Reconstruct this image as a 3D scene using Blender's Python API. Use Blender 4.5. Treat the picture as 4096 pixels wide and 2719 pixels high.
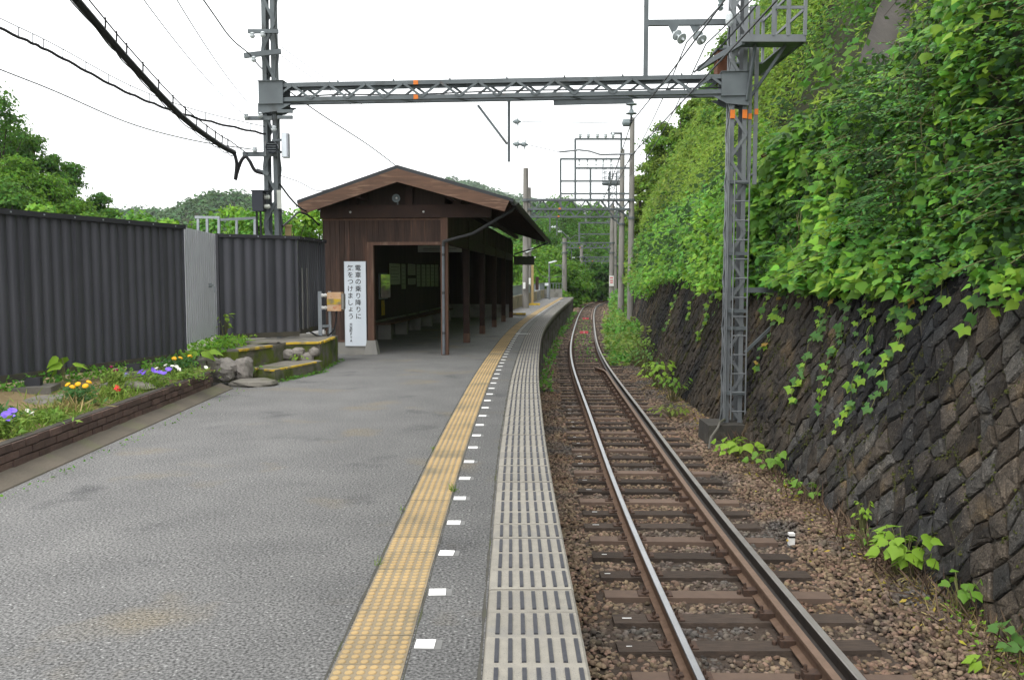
import bpy, bmesh, math, random
import numpy as np
from mathutils import Vector, Matrix, noise as mnoise

for _o in list(bpy.data.objects):
    bpy.data.objects.remove(_o)
SC = bpy.context.scene
COL = SC.collection

# ---------------------------------------------------------------- camera
PITCH = math.atan(248 / 3450.0)
CAM_Z = 1.64
cam = bpy.data.cameras.new("camera")
cam.sensor_width = 36.0
cam.lens = 36.0 * 3450.0 / 4096.0
cam.clip_start = 0.05
cam.clip_end = 6000
cam_o = bpy.data.objects.new("camera", cam)
cam_o.location = (0, 0, CAM_Z)
cam_o.rotation_euler = (math.pi / 2 - PITCH, 0, 0)
COL.objects.link(cam_o)
SC.camera = cam_o

# ---------------------------------------------------------------- sky (bright overcast) and sun
SUN_EL, SUN_ROT = math.radians(62), math.radians(215)
world = bpy.data.worlds.new("World")
SC.world = world
world.use_nodes = True
wn, wl = world.node_tree.nodes, world.node_tree.links
wn.clear()
sky = wn.new("ShaderNodeTexSky")
sky.sky_type = 'NISHITA'
sky.sun_disc = False
sky.sun_elevation = SUN_EL
sky.sun_rotation = SUN_ROT
sky.air_density = 1.0
sky.dust_density = 4.0
sky.ozone_density = 0.6
hsv = wn.new("ShaderNodeHueSaturation")
hsv.inputs['Saturation'].default_value = 0.15
wl.new(sky.outputs[0], hsv.inputs['Color'])
mixs = wn.new("ShaderNodeMixRGB")
mixs.inputs[0].default_value = 0.82
wl.new(hsv.outputs[0], mixs.inputs[1])
mixs.inputs[2].default_value = (10.6, 10.75, 10.9, 1)      # even cloud sheet
bg = wn.new("ShaderNodeBackground")
bg.inputs['Strength'].default_value = 0.125
wl.new(mixs.outputs[0], bg.inputs['Color'])
wo = wn.new("ShaderNodeOutputWorld")
wl.new(bg.outputs[0], wo.inputs['Surface'])

sun = bpy.data.lights.new("sun", 'SUN')
sun.energy = 1.1
sun.angle = math.radians(28)
sun.color = (1.0, 0.96, 0.9)
sun_o = bpy.data.objects.new("sun", sun)
sd = Vector((math.sin(SUN_ROT) * math.cos(SUN_EL), math.cos(SUN_ROT) * math.cos(SUN_EL), math.sin(SUN_EL)))
sun_o.rotation_euler = (-sd).to_track_quat('-Z', 'Y').to_euler()
sun_o.location = (0, 0, 60)
COL.objects.link(sun_o)

SC.view_settings.view_transform = 'Standard'
SC.view_settings.look = 'None'
SC.view_settings.exposure = 0.8
SC.view_settings.gamma = 1.0
SC.view_settings.use_curve_mapping = False
SC.render.engine = 'CYCLES'
SC.cycles.max_bounces = 8
SC.cycles.diffuse_bounces = 4
SC.cycles.glossy_bounces = 3
SC.cycles.transmission_bounces = 4
SC.cycles.transparent_max_bounces = 6
SC.cycles.volume_bounces = 1
SC.cycles.sample_clamp_indirect = 6.0
SC.cycles.use_denoising = True
SC.cycles.denoiser = 'OPENIMAGEDENOISE'
SC.cycles.denoising_prefilter = 'ACCURATE'
SC.cycles.caustics_reflective = False
SC.cycles.caustics_refractive = False

# ---------------------------------------------------------------- materials
MATS = {}


def mat(name, c1, c2=None, scale=6.0, rough=0.8, metal=0.0, bump=0.0, bscale=60.0, c3=None, s3=1.2, t3=(0.55, 0.7),
        rand=0.0, stretch=None, spec=0.3, rnd_mode='object', transl=0.0, speck=None, emit=None, grain=None, c4=None, s4=0.4, t4=(0.5, 0.75)):
    """Principled material: two-tone noise, optional stains and blotches (c3, c4), specks, fine relief, per-object or per-leaf variation."""
    if name in MATS:
        return MATS[name]
    m = bpy.data.materials.new(name)
    m.use_nodes = True
    nt = m.node_tree
    N, L = nt.nodes, nt.links
    N.clear()
    out = N.new("ShaderNodeOutputMaterial")
    b = N.new("ShaderNodeBsdfPrincipled")
    b.inputs['Roughness'].default_value = rough
    b.inputs['Metallic'].default_value = metal
    b.inputs['Specular IOR Level'].default_value = spec
    geo = N.new("ShaderNodeNewGeometry")
    vec = geo.outputs['Position']
    if stretch:
        mp = N.new("ShaderNodeMapping")
        mp.inputs['Scale'].default_value = stretch
        L.new(vec, mp.inputs[0])
        vec = mp.outputs[0]

    def noise(sc, det=4.0, v=None):
        n = N.new("ShaderNodeTexNoise")
        n.inputs['Scale'].default_value = sc
        n.inputs['Detail'].default_value = det
        L.new(v if v is not None else vec, n.inputs['Vector'])
        return n.outputs['Fac']

    def ramp(src, lo, hi):
        r = N.new("ShaderNodeMapRange")
        r.inputs['From Min'].default_value = lo
        r.inputs['From Max'].default_value = hi
        L.new(src, r.inputs['Value'])
        return r.outputs[0]

    def mix(f, a, bb, mode='MIX'):
        x = N.new("ShaderNodeMixRGB")
        x.blend_type = mode
        if isinstance(f, float):
            x.inputs[0].default_value = f
        else:
            L.new(f, x.inputs[0])
        for i, v in ((1, a), (2, bb)):
            if isinstance(v, tuple):
                x.inputs[i].default_value = (*v[:3], 1)
            else:
                L.new(v, x.inputs[i])
        return x.outputs[0]
    col = tuple(c1)
    if c2:
        col = mix(ramp(noise(scale), 0.32, 0.68), tuple(c1), tuple(c2))
    if c3:
        col = mix(ramp(noise(s3, 5.0), *t3), col, tuple(c3))
    if c4:
        col = mix(ramp(noise(s4, 6.0, geo.outputs['Position']), *t4), col, tuple(c4))
    if speck:
        col = mix(ramp(noise(speck[1], 2.0, geo.outputs['Position']), speck[2], speck[2] + 0.08), col, tuple(speck[0]))
    if grain:
        g1 = N.new("ShaderNodeMapRange")
        g1.inputs['From Min'].default_value = .34
        g1.inputs['From Max'].default_value = .66
        g1.inputs['To Min'].default_value = 1 - grain[1]
        g1.inputs['To Max'].default_value = 1 + grain[1]
        L.new(noise(grain[0], 3.0, geo.outputs['Position']), g1.inputs['Value'])
        col = mix(1.0, col, g1.outputs[0], 'MULTIPLY')
    if rand:
        if rnd_mode == 'object':
            oi = N.new("ShaderNodeObjectInfo")
            rv = oi.outputs['Random']
        else:
            rv = geo.outputs['Random Per Island']
        h = N.new("ShaderNodeHueSaturation")
        r1 = N.new("ShaderNodeMapRange")
        r1.inputs['To Min'].default_value = 1.0 - rand
        r1.inputs['To Max'].default_value = 1.0 + rand
        L.new(rv, r1.inputs['Value'])
        L.new(r1.outputs[0], h.inputs['Value'])
        if rnd_mode != 'object':
            fr = N.new("ShaderNodeMath")
            fr.operation = 'FRACT'
            ml = N.new("ShaderNodeMath")
            ml.operation = 'MULTIPLY'
            ml.inputs[1].default_value = 17.3
            L.new(rv, ml.inputs[0])
            L.new(ml.outputs[0], fr.inputs[0])
            r2 = N.new("ShaderNodeMapRange")
            r2.inputs['To Min'].default_value = 0.485
            r2.inputs['To Max'].default_value = 0.528
            L.new(fr.outputs[0], r2.inputs['Value'])
            L.new(r2.outputs[0], h.inputs['Hue'])
        if isinstance(col, tuple):
            h.inputs['Color'].default_value = (*col[:3], 1)
        else:
            L.new(col, h.inputs['Color'])
        col = h.outputs[0]
    if isinstance(col, tuple):
        b.inputs['Base Color'].default_value = (*col[:3], 1)
    else:
        L.new(col, b.inputs['Base Color'])
    if bump:
        bn = N.new("ShaderNodeBump")
        bn.inputs['Strength'].default_value = min(1.0, bump)
        bn.inputs['Distance'].default_value = 0.02
        L.new(noise(bscale, 5.0), bn.inputs['Height'])
        L.new(bn.outputs[0], b.inputs['Normal'])
    sh = b.outputs[0]
    if transl:
        t = N.new("ShaderNodeBsdfTranslucent")
        if isinstance(col, tuple):
            t.inputs['Color'].default_value = (*col[:3], 1)
        else:
            L.new(mix(0.45, col, (0.30, 0.55, 0.05), 'MIX'), t.inputs['Color'])
        ms = N.new("ShaderNodeMixShader")
        ms.inputs[0].default_value = transl
        L.new(sh, ms.inputs[1])
        L.new(t.outputs[0], ms.inputs[2])
        sh = ms.outputs[0]
    if emit:
        b.inputs['Emission Color'].default_value = (*emit[0], 1)
        b.inputs['Emission Strength'].default_value = emit[1]
    L.new(sh, out.inputs['Surface'])
    MATS[name] = m
    return m


def leafmat(name, c1, c2, rand=0.35, rough=0.6, transl=0.3, spec=0.12, scale=0.9):
    return mat(name, c1, c2, scale=scale, rough=rough, rand=rand, rnd_mode='island', transl=transl, spec=spec)


# ---------------------------------------------------------------- object helpers
ORG = {}


def tag(o, label=None, cat=None, group=None, kind=None):
    if label:
        o['label'] = label
    if cat:
        o['category'] = cat
    if group:
        o['group'] = group
    if kind:
        o['kind'] = kind
    return o


def thing(name, label, cat, loc, group=None, kind=None):
    o = bpy.data.objects.new(name, None)
    o.empty_display_size = 0.2
    COL.objects.link(o)
    o.location = loc
    ORG[o.name] = Vector(loc)
    return tag(o, label, cat, group, kind)


def place(o, wloc, parent=None):
    COL.objects.link(o)
    wloc = Vector(wloc)
    ORG[o.name] = wloc
    if parent is not None:
        o.parent = parent
        o.location = wloc - ORG[parent.name]
    else:
        o.location = wloc
    return o


def inst(name, mesh, wloc, rotz=0.0, parent=None, rot=None, scale=None):
    o = bpy.data.objects.new(name, mesh)
    place(o, wloc, parent)
    o.rotation_euler = rot if rot else (0, 0, rotz)
    if scale:
        o.scale = scale
    return o


def np_mesh(name, V, F, m=None, smooth=False):
    """mesh from arrays; F has one fixed corner count"""
    V = np.asarray(V, dtype=np.float32)
    F = np.asarray(F, dtype=np.int32)
    me = bpy.data.meshes.new(name)
    me.vertices.add(len(V))
    me.vertices.foreach_set("co", V.ravel())
    n, k = F.shape
    me.loops.add(n * k)
    me.loops.foreach_set("vertex_index", F.ravel())
    me.polygons.add(n)
    me.polygons.foreach_set("loop_start", np.arange(0, n * k, k, dtype=np.int32))
    if smooth:
        me.polygons.foreach_set("use_smooth", np.ones(n, dtype=bool))
    me.update(calc_edges=True)
    if m:
        me.materials.append(m)
    return me


def np_obj(name, V, F, m, parent=None, smooth=False):
    V = np.asarray(V, dtype=np.float64)
    c = V.mean(axis=0)
    c[2] = V[:, 2].min()
    o = bpy.data.objects.new(name, np_mesh(name, V - c, F, m, smooth))
    return place(o, c, parent)


class MB:
    """collects boxes, bars, tubes ... in world coordinates and links them as one mesh object"""

    def __init__(self):
        self.v, self.f, self.mi, self.mats = [], [], [], []
        self.cm = 0

    def use(self, m):
        if m not in self.mats:
            self.mats.append(m)
        self.cm = self.mats.index(m)
        return self

    def add(self, vs, fs):
        b = len(self.v)
        self.v += [tuple(p) for p in vs]
        for f in fs:
            self.f.append(tuple(b + i for i in f))
            self.mi.append(self.cm)
        return self

    def box(self, c, s, rz=0.0, taper=1.0, tr=None):
        hx, hy, hz = s[0] / 2, s[1] / 2, s[2] / 2
        ca, sa = math.cos(rz), math.sin(rz)
        vs = []
        for z in (-1, 1):
            t = taper if z > 0 else 1.0
            for x, y in ((-1, -1), (1, -1), (1, 1), (-1, 1)):
                px, py = x * hx * t, y * hy * t
                p = (c[0] + px * ca - py * sa, c[1] + px * sa + py * ca, c[2] + z * hz)
                vs.append(tr(p) if tr else p)
        return self.add(vs, [(3, 2, 1, 0), (4, 5, 6, 7), (0, 1, 5, 4), (1, 2, 6, 5), (2, 3, 7, 6), (3, 0, 4, 7)])

    def bar(self, p0, p1, w, h, up=(0, 0, 1), w1=None, h1=None):
        p0, p1 = Vector(p0), Vector(p1)
        d = (p1 - p0).normalized()
        u = Vector(up)
        if abs(d.dot(u)) > 0.98:
            u = Vector((0, 1, 0))
        s = d.cross(u).normalized()
        u = s.cross(d).normalized()
        vs = []
        for p, ww, hh in ((p0, w, h), (p1, w1 or w, h1 or h)):
            for a, b_ in ((-1, -1), (1, -1), (1, 1), (-1, 1)):
                vs.append(p + s * (a * ww / 2) + u * (b_ * hh / 2))
        return self.add(vs, [(0, 1, 2, 3), (7, 6, 5, 4), (0, 4, 5, 1), (1, 5, 6, 2), (2, 6, 7, 3), (3, 7, 4, 0)])

    def tube(self, pts, r, n=6, r1=None, cap=True):
        pts = [Vector(p) for p in pts]
        k = len(pts)
        vs, fs = [], []
        ref = None
        for i, p in enumerate(pts):
            d = (pts[min(i + 1, k - 1)] - pts[max(i - 1, 0)]).normalized()
            if ref is None:
                ref = Vector((0, 0, 1)) if abs(d.z) < 0.9 else Vector((1, 0, 0))
            s = d.cross(ref).normalized()
            u = s.cross(d).normalized()
            rr = r if r1 is None else r + (r1 - r) * i / max(1, k - 1)
            for j in range(n):
                a = 2 * math.pi * j / n
                vs.append(p + s * (rr * math.cos(a)) + u * (rr * math.sin(a)))
        for i in range(k - 1):
            for j in range(n):
                j2 = (j + 1) % n
                fs.append((i * n + j, (i + 1) * n + j, (i + 1) * n + j2, i * n + j2))
        if cap:
            fs.append(tuple(range(n)))
            fs.append(tuple(range((k - 1) * n, k * n))[::-1])
        return self.add(vs, fs)

    def lathe(self, base, axis, prof, n=12):
        """prof: list of (distance along axis, radius)"""
        base, ax = Vector(base), Vector(axis).normalized()
        s = ax.orthogonal().normalized()
        u = ax.cross(s)
        vs, fs = [], []
        for t, r in prof:
            for j in range(n):
                a = 2 * math.pi * j / n
                vs.append(base + ax * t + s * (max(r, 1e-4) * math.cos(a)) + u * (max(r, 1e-4) * math.sin(a)))
        for i in range(len(prof) - 1):
            for j in range(n):
                j2 = (j + 1) % n
                fs.append((i * n + j, i * n + j2, (i + 1) * n + j2, (i + 1) * n + j))
        fs.append(tuple(range(n))[::-1])
        fs.append(tuple(range((len(prof) - 1) * n, len(prof) * n)))
        return self.add(vs, fs)

    def prism(self, poly, ext):
        k = len(poly)
        e = Vector(ext)
        vs = [Vector(p) for p in poly] + [Vector(p) + e for p in poly]
        fs = [tuple(range(k))[::-1], tuple(range(k, 2 * k))]
        for i in range(k):
            j = (i + 1) % k
            fs.append((i, j, k + j, k + i))
        return self.add(vs, fs)

    def build(self, name, m=None, parent=None, label=None, cat=None, group=None, kind=None, smooth=False, fixn=True):
        V = np.array(self.v, dtype=np.float64)
        c = (V.min(axis=0) + V.max(axis=0)) / 2
        c[2] = V[:, 2].min()
        me = bpy.data.meshes.new(name)
        me.from_pydata([tuple(p) for p in (V - c)], [], self.f)
        if m is not None:
            me.materials.append(m)
        else:
            for x in self.mats:
                me.materials.append(x)
            me.polygons.foreach_set("material_index", self.mi)
        if fixn:
            bm = bmesh.new()
            bm.from_mesh(me)
            bmesh.ops.recalc_face_normals(bm, faces=bm.faces)
            bm.to_mesh(me)
            bm.free()
        if smooth:
            me.polygons.foreach_set("use_smooth", [True] * len(me.polygons))
        me.update()
        o = bpy.data.objects.new(name, me)
        place(o, c, parent)
        return tag(o, label, cat, group, kind)


def onebar(name, p0, p1, w, h, m, parent=None, up=(0, 0, 1)):
    return MB().bar(p0, p1, w, h, up).build(name, m, parent)


def onebox(name, c, s, m, parent=None, rz=0.0, tr=None):
    return MB().box(c, s, rz, tr=tr).build(name, m, parent)


def catenary(p0, p1, sag, n=24):
    p0, p1 = Vector(p0), Vector(p1)
    return [p0.lerp(p1, t / n) - Vector((0, 0, 4 * sag * (t / n) * (1 - t / n))) for t in range(n + 1)]


# leaf templates
T_KUDZU = (np.array([(0, 0, 0), (0, .5, .03), (0, 1.06, -.06), (-.40, .07, -.04), (-.52, .40, -.12), (-.25, .66, -.06), (.40, .07, -.04), (.52, .40, -.12), (.25, .66, -.06)]),
           np.array([(0, 1, 2, 5, 4, 3), (0, 6, 7, 8, 2, 1)]))
T_OVAL = (np.array([(0, 0, 0), (0, 1, -.12), (-.27, .38, -.04), (.27, .38, -.04), (0, .45, .04)]),
          np.array([(0, 4, 2), (4, 1, 2), (0, 3, 4), (4, 3, 1)]))
T_DIAM = (np.array([(0, 0, 0), (-.33, .5, -.06), (0, 1, -.05), (.33, .5, -.06)]), np.array([(0, 2, 1), (0, 3, 2)]))
T_NARR = (np.array([(0, 0, 0), (-.14, .45, -.03), (0, 1, -.08), (.14, .45, -.03)]), np.array([(0, 2, 1), (0, 3, 2)]))
T_BLADE = (np.array([(-.035, 0, 0), (.035, 0, 0), (.02, .6, .05), (0, 1, .0)]), np.array([(0, 1, 2), (0, 2, 3)]))
T_CLUMP = (np.array([(-.5, -.1, 0), (.1, -.5, .1), (.5, .2, -.05), (-.1, .55, .05), (.1, .05, .22)]),
           np.array([(0, 1, 4), (1, 2, 4), (2, 3, 4), (3, 0, 4)]))
RNG = np.random.default_rng(11)


def unit(a):
    return a / np.maximum(np.linalg.norm(a, axis=1, keepdims=True), 1e-9)


def leaves(pos, nrm, size, tpl, tipdir=None, rng=RNG):
    """arrays of leaf vertices and faces; leaf lies in the plane of nrm, its tip towards tipdir"""
    pos, nrm = np.asarray(pos, float), unit(np.asarray(nrm, float))
    n = len(pos)
    if tipdir is None:
        tipdir = rng.normal(size=(n, 3))
    t = tipdir - nrm * np.sum(tipdir * nrm, axis=1, keepdims=True)
    t = unit(t + 1e-6 * rng.normal(size=(n, 3)))
    s = np.cross(t, nrm)
    P, Fc = tpl
    sz = np.broadcast_to(np.asarray(size, float), (n,))[:, None, None]
    V = pos[:, None, :] + sz * (P[None, :, 0:1] * s[:, None, :] + P[None, :, 1:2] * t[:, None, :] + P[None, :, 2:3] * nrm[:, None, :])
    F = Fc[None, :, :] + (np.arange(n) * len(P))[:, None, None]
    return V.reshape(-1, 3), F.reshape(-1, Fc.shape[1])


def joinVF(parts):
    Vs, Fs, b = [], [], 0
    for V, F in parts:
        Vs.append(V)
        Fs.append(F + b)
        b += len(V)
    return np.concatenate(Vs), np.concatenate(Fs)


class Lump:
    """cheap smooth noise for arrays"""

    def __init__(self, seed, freq, n=7):
        r = np.random.default_rng(seed)
        self.k = r.normal(size=(n, 3)) * freq
        self.p = r.uniform(0, 6.28, n)

    def __call__(self, P):
        return np.sin(np.asarray(P) @ self.k.T + self.p).mean(axis=1) * 1.6
# ---------------------------------------------------------------- shared materials
M_ASPH = mat("asphalt", (.142, .141, .139), (.174, .172, .168), scale=1.6, rough=.95, bump=.12, bscale=90, c3=(.20, .172, .125), s3=.9, t3=(.58, .74),
             c4=(.082, .082, .084), s4=1.3, t4=(.60, .76), grain=(68, .62), speck=((.32, .32, .31), 48, .63))  # c4: dark blotches, wet patches and shadow by the shelter painted in
M_CONC = mat("concrete", (.30, .29, .26), (.24, .235, .22), scale=3, rough=.9, bump=.35, bscale=90, c3=(.15, .14, .12), s3=1.5)
M_CONCD = mat("old_concrete", (.17, .16, .14), (.11, .105, .09), scale=4, rough=.95, bump=.5, bscale=40, c3=(.07, .08, .04), s3=1.6)
M_MOSSC = mat("mossy_concrete", (.16, .15, .12), (.10, .095, .075), scale=5, rough=.95, bump=.6, bscale=40, c3=(.10, .13, .02), s3=3.2, t3=(.46, .58), c4=(.05, .07, .015), s4=2.0, t4=(.55, .68))
M_LEDGE = mat("ledge_stone", (.22, .205, .175), (.15, .14, .125), scale=4, rough=.95, bump=.5, bscale=40, c3=(.09, .10, .04), s3=2.0)
M_SLAB = mat("edge_slab", (.265, .248, .210), (.22, .207, .178), scale=14, rough=.9, bump=.35, bscale=220, rand=.09, c3=(.22, .21, .19), s3=4, speck=((.16, .15, .14), 170, .6))
M_RUB = mat("black_rubber", (.035, .037, .045), (.05, .052, .06), scale=30, rough=.6)
M_YEL = mat("yellow_tile", (.37, .255, .115), (.30, .22, .11), scale=9, rough=.75, bump=.15, bscale=120, rand=.10, c3=(.19, .155, .095), s3=1.7, t3=(.55, .7))
M_YELS = mat("yellow_tile_base", (.24, .19, .12), (.20, .165, .11), scale=9, rough=.85, bump=.3, bscale=120, rand=.09, c3=(.15, .13, .09), s3=1.7, t3=(.48, .66))
M_WHITE = mat("white_paint", (.78, .78, .76), (.72, .72, .70), scale=20, rough=.6)
M_PATCH = mat("grey_mortar", (.16, .16, .155), (.135, .135, .13), scale=10, rough=.95)
M_BALL = mat("ballast_stone", (.138, .088, .058), (.185, .132, .096), scale=1.3, rough=.95, rand=.55, rnd_mode='island', c3=(.085, .076, .069), s3=.9, t3=(.5, .65), bump=.3, bscale=80)
M_BEDD = mat("ballast_bed", (.045, .032, .024), (.06, .045, .035), scale=20, rough=1, bump=1.0, bscale=26)
M_SOIL = mat("earth", (.12, .09, .055), (.16, .125, .075), scale=6, rough=1, bump=.8, bscale=30)
M_GROUND = mat("grassy_earth", (.06, .085, .025), (.09, .10, .035), scale=.5, rough=1, bump=.6, bscale=8)
M_RSIDE = mat("rail_rust", (.115, .072, .048), (.155, .10, .07), scale=18, rough=.85, metal=.2)
M_RTOPD = mat("rail_dull_top", (.30, .285, .265), (.24, .225, .21), scale=4, rough=.5, metal=.6)
M_RTOP = mat("rail_polished", (.40, .40, .41), (.33, .33, .335), scale=3, rough=.30, metal=1.0)
M_GRDT = mat("guard_rail_brown", (.20, .135, .10), (.16, .11, .08), scale=12, rough=.7, metal=.3)
M_WOODS = mat("sleeper_timber", (.082, .060, .046), (.046, .036, .030), scale=7, rough=.9, bump=.7, bscale=50, stretch=(1, 9, 3), rand=.3)
M_STEELS = mat("sleeper_rusty_plate", (.135, .092, .068), (.11, .076, .058), scale=9, rough=.8, rand=.14, bump=.1)
M_BOLT = mat("fastening_rust", (.10, .06, .042), (.06, .042, .034), scale=40, rough=.8, metal=.3)
M_STONE = mat("wall_stone", (.066, .053, .040), (.031, .027, .023), scale=3.3, rough=.85, bump=1.0, bscale=16, rand=.5, c3=(.11, .078, .042), s3=1.9, t3=(.55, .72), c4=(.014, .014, .015), s4=.5, t4=(.46, .62), spec=.16,
              speck=((.13, .11, .08), 38, .66), grain=(60, .45))
M_STONE2 = mat("wall_stone_grey", (.068, .062, .054), (.034, .033, .031), scale=4.3, rough=.8, bump=1.0, bscale=16, rand=.5, c3=(.085, .074, .058), s3=2.2, t3=(.56, .72), c4=(.015, .016, .018), s4=.5, t4=(.48, .64), spec=.2,
              speck=((.14, .13, .115), 34, .66), grain=(60, .45))
M_JOINT = mat("wall_joint", (.034, .030, .024), (.046, .040, .031), scale=6, rough=1, bump=.6, bscale=18, c3=(.052, .062, .012), s3=1.8, t3=(.5, .62))
M_MOSS = mat("moss", (.035, .043, .009), (.06, .066, .011), scale=9, rough=1, bump=.8, bscale=60)


# ---------------------------------------------------------------- alignments
class Spline:
    """natural cubic spline X(Y)"""

    def __init__(self, pts):
        pts = sorted((y, x) for x, y in pts)
        t = np.array([p[0] for p in pts], float)
        a = np.array([p[1] for p in pts], float)
        n = len(t)
        h = np.diff(t)
        A = np.zeros((n, n))
        r = np.zeros(n)
        A[0, 0] = A[-1, -1] = 1
        for i in range(1, n - 1):
            A[i, i - 1], A[i, i], A[i, i + 1] = h[i - 1], 2 * (h[i - 1] + h[i]), h[i]
            r[i] = 3 * ((a[i + 1] - a[i]) / h[i] - (a[i] - a[i - 1]) / h[i - 1])
        c = np.linalg.solve(A, r)
        self.t, self.a, self.c, self.h = t, a, c, h
        self.b = (np.diff(a) / h) - h * (2 * c[:-1] + c[1:]) / 3
        self.d = np.diff(c) / (3 * h)
        Y = np.linspace(t[0], t[-1], 4000)
        X = self.x(Y)
        self.Y, self.S = Y, np.concatenate([[0], np.cumsum(np.hypot(np.diff(X), np.diff(Y)))])

    def x(self, y):
        y = np.asarray(y, float)
        i = np.clip(np.searchsorted(self.t, y) - 1, 0, len(self.h) - 1)
        u = y - self.t[i]
        return self.a[i] + self.b[i] * u + self.c[i] * u ** 2 + self.d[i] * u ** 3

    def dx(self, y):
        return (self.x(y + .05) - self.x(y - .05)) / .1

    def pt(self, y, off=0.0):
        """point at Y, off metres to its right"""
        k = float(self.dx(y))
        q = math.hypot(1, k)
        return Vector((float(self.x(y)) + off / q, y - off * k / q, 0))

    def ang(self, y):
        return -math.atan(float(self.dx(y)))

    def stations(self, y0, y1, step):
        s0, s1 = np.interp(y0, self.Y, self.S), np.interp(y1, self.Y, self.S)
        return [float(v) for v in np.interp(np.arange(s0, s1, step), self.S, self.Y)]


EDGE = Spline([(.33, -6), (.33, 0), (.325, 5), (.335, 8), (.37, 10.5), (.43, 13.6), (.62, 19.3), (.92, 25.9), (1.38, 32.6), (2.4, 44.1), (3.75, 58), (5.35, 74.5)])
RAILL = Spline([(1.34, -6), (1.33, 0), (1.33, 5.86), (1.37, 9.85), (1.60, 17.4), (1.93, 27), (2.37, 34.7), (3.12, 44), (4.19, 56), (6.1, 75.6), (8.2, 92), (10.6, 104), (13.6, 116)])
GAUGE = 1.067
RAIL_Z = -1.17
SLP_Z = RAIL_Z - .155          # top of sleepers
BED_Z = SLP_Z - .035
WTOE = Spline([(4.06, -6), (4.06, 2), (4.07, 8), (4.09, 12), (4.14, 16), (4.24, 22), (4.70, 30), (5.45, 38), (6.35, 47), (8.3, 60), (11.0, 76), (14.5, 92), (19, 106), (24, 118)])
PLAT_END = 73.5


def ribbon(spl, ys, offs, zs):
    """grid of points: for each Y, one point per (offset, z)"""
    V = []
    for y in ys:
        for o, z in zip(offs, zs):
            p = spl.pt(y, o)
            V.append((p.x, p.y, z))
    k = len(offs)
    F = []
    for i in range(len(ys) - 1):
        for j in range(k - 1):
            F.append((i * k + j, i * k + j + 1, (i + 1) * k + j + 1, (i + 1) * k + j))
    return np.array(V), np.array(F)


# ---------------------------------------------------------------- ground sheet
gs = []
ys = [-300, -60, -8, 20, 60, 120, 240, 500, 900, 1600]
xs = [-1500, -700, -300, -120, -40, 0, 40, 120, 300, 700, 1500]
V = [(x, y, -1.62) for y in ys for x in xs]
F = [(j * len(xs) + i, j * len(xs) + i + 1, (j + 1) * len(xs) + i + 1, (j + 1) * len(xs) + i) for j in range(len(ys) - 1) for i in range(len(xs) - 1)]
ground = np_obj("ground", V, F, M_GROUND)
tag(ground, "green earth spreading out to the hills", kind='structure')

# ballast bed under the track (the stones lie on it)
V, F = ribbon(RAILL, list(np.linspace(-5, 114, 160)), [-1.35, -.6, .53, 1.7, 2.6, 4.6], [BED_Z - .05, BED_Z - .012, BED_Z - .012, BED_Z - .01, BED_Z + .0, BED_Z + .08])
bed = np_obj("trackbed", V, F, M_BEDD)
tag(bed, "brown ballast bed under the track", kind='structure')

# ---------------------------------------------------------------- platform
plat_ys = list(np.linspace(-5, PLAT_END, 140))


def plat_left(y):
    if y < 37:
        return -8.5
    return max(-8.5, -8.5 + (y - 37) * 6.0) if y < 38 else float(EDGE.x(y)) - 2.75


V, F = [], []
for y in plat_ys:
    e = EDGE.pt(y, -.45)
    xl = plat_left(y)
    V += [(xl, e.y, -1.6), (xl, e.y, 0), (e.x - (e.x - xl) * .5, e.y, 0), (e.x, e.y, 0), (e.x, e.y, -.3)]
    q = EDGE.pt(y, -.30)
    V += [(q.x, q.y, -.3), (q.x, q.y, -1.6)]
k = 7
for i in range(len(plat_ys) - 1):
    for j in range(k - 1):
        F.append((i * k + j, i * k + j + 1, (i + 1) * k + j + 1, (i + 1) * k + j))
V, F = np.array(V), np.array(F)
platform = np_obj("platform", V, F, M_ASPH)
tag(platform, "grey asphalt station platform curving along the track", "platform", kind='structure')
# end face of the platform
e = EDGE.pt(PLAT_END, -.3)
MB().prism([(plat_left(PLAT_END), PLAT_END, -1.6), (e.x, e.y, -1.6), (e.x, e.y, -.003), (plat_left(PLAT_END), PLAT_END, -.003)], (0, .25, 0)).build("end_wall", M_CONCD, platform)

# concrete edge slabs with rubber grip strips
slab_me = MB()
slab_me.prism([(-.45, -.148, -.11), (0, -.148, -.11), (0, -.148, -.012), (-.012, -.148, 0), (-.438, -.148, 0), (-.45, -.148, -.01)], (0, .296, 0))
slab_me = slab_me.build("tmp", M_SLAB)
SLAB_ME = slab_me.data
SLAB_OFF = slab_me.location.copy()
bpy.data.objects.remove(slab_me)
SLAB_ME.name = "edge_slab"


def grip(mb, x):
    mb.box((x, 0, .003), (.019, .238, .006))
    for s in (-1, 0, 1):
        mb.box((x + s * .0062, 0, .0065), (.0034, .234, .003))


g = MB()
grip(g, 0)
g = g.build("tmp", M_RUB)
GRIP_ME = g.data
GRIP_ME.name = "grip_strip"
bpy.data.objects.remove(g)
rs = random.Random(4)
far_grips = MB()
slab_ys = EDGE.stations(2.2, PLAT_END - .1, .3)
GX = [-.393 + i * .0595 for i in range(7)]
for n_, y in enumerate(slab_ys):
    p = EDGE.pt(y, 0)
    a = EDGE.ang(y)
    zz = rs.uniform(-.004, .004)
    base = Vector((p.x, p.y, zz))
    off = Matrix.Rotation(a, 3, 'Z') @ Vector(SLAB_OFF)
    s = inst("edge_slab", SLAB_ME, base + off, a + rs.uniform(-.006, .006), platform)
    for gx in GX:
        q = base + Matrix.Rotation(a, 3, 'Z') @ Vector((gx, 0, 0))
        if n_ < 42:
            inst("grip_strip", GRIP_ME, q + Vector((0, 0, 0.0)), a, s)
        else:
            far_grips.box((q.x, q.y, zz + .0035), (.020, .238, .009), a)
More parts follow.
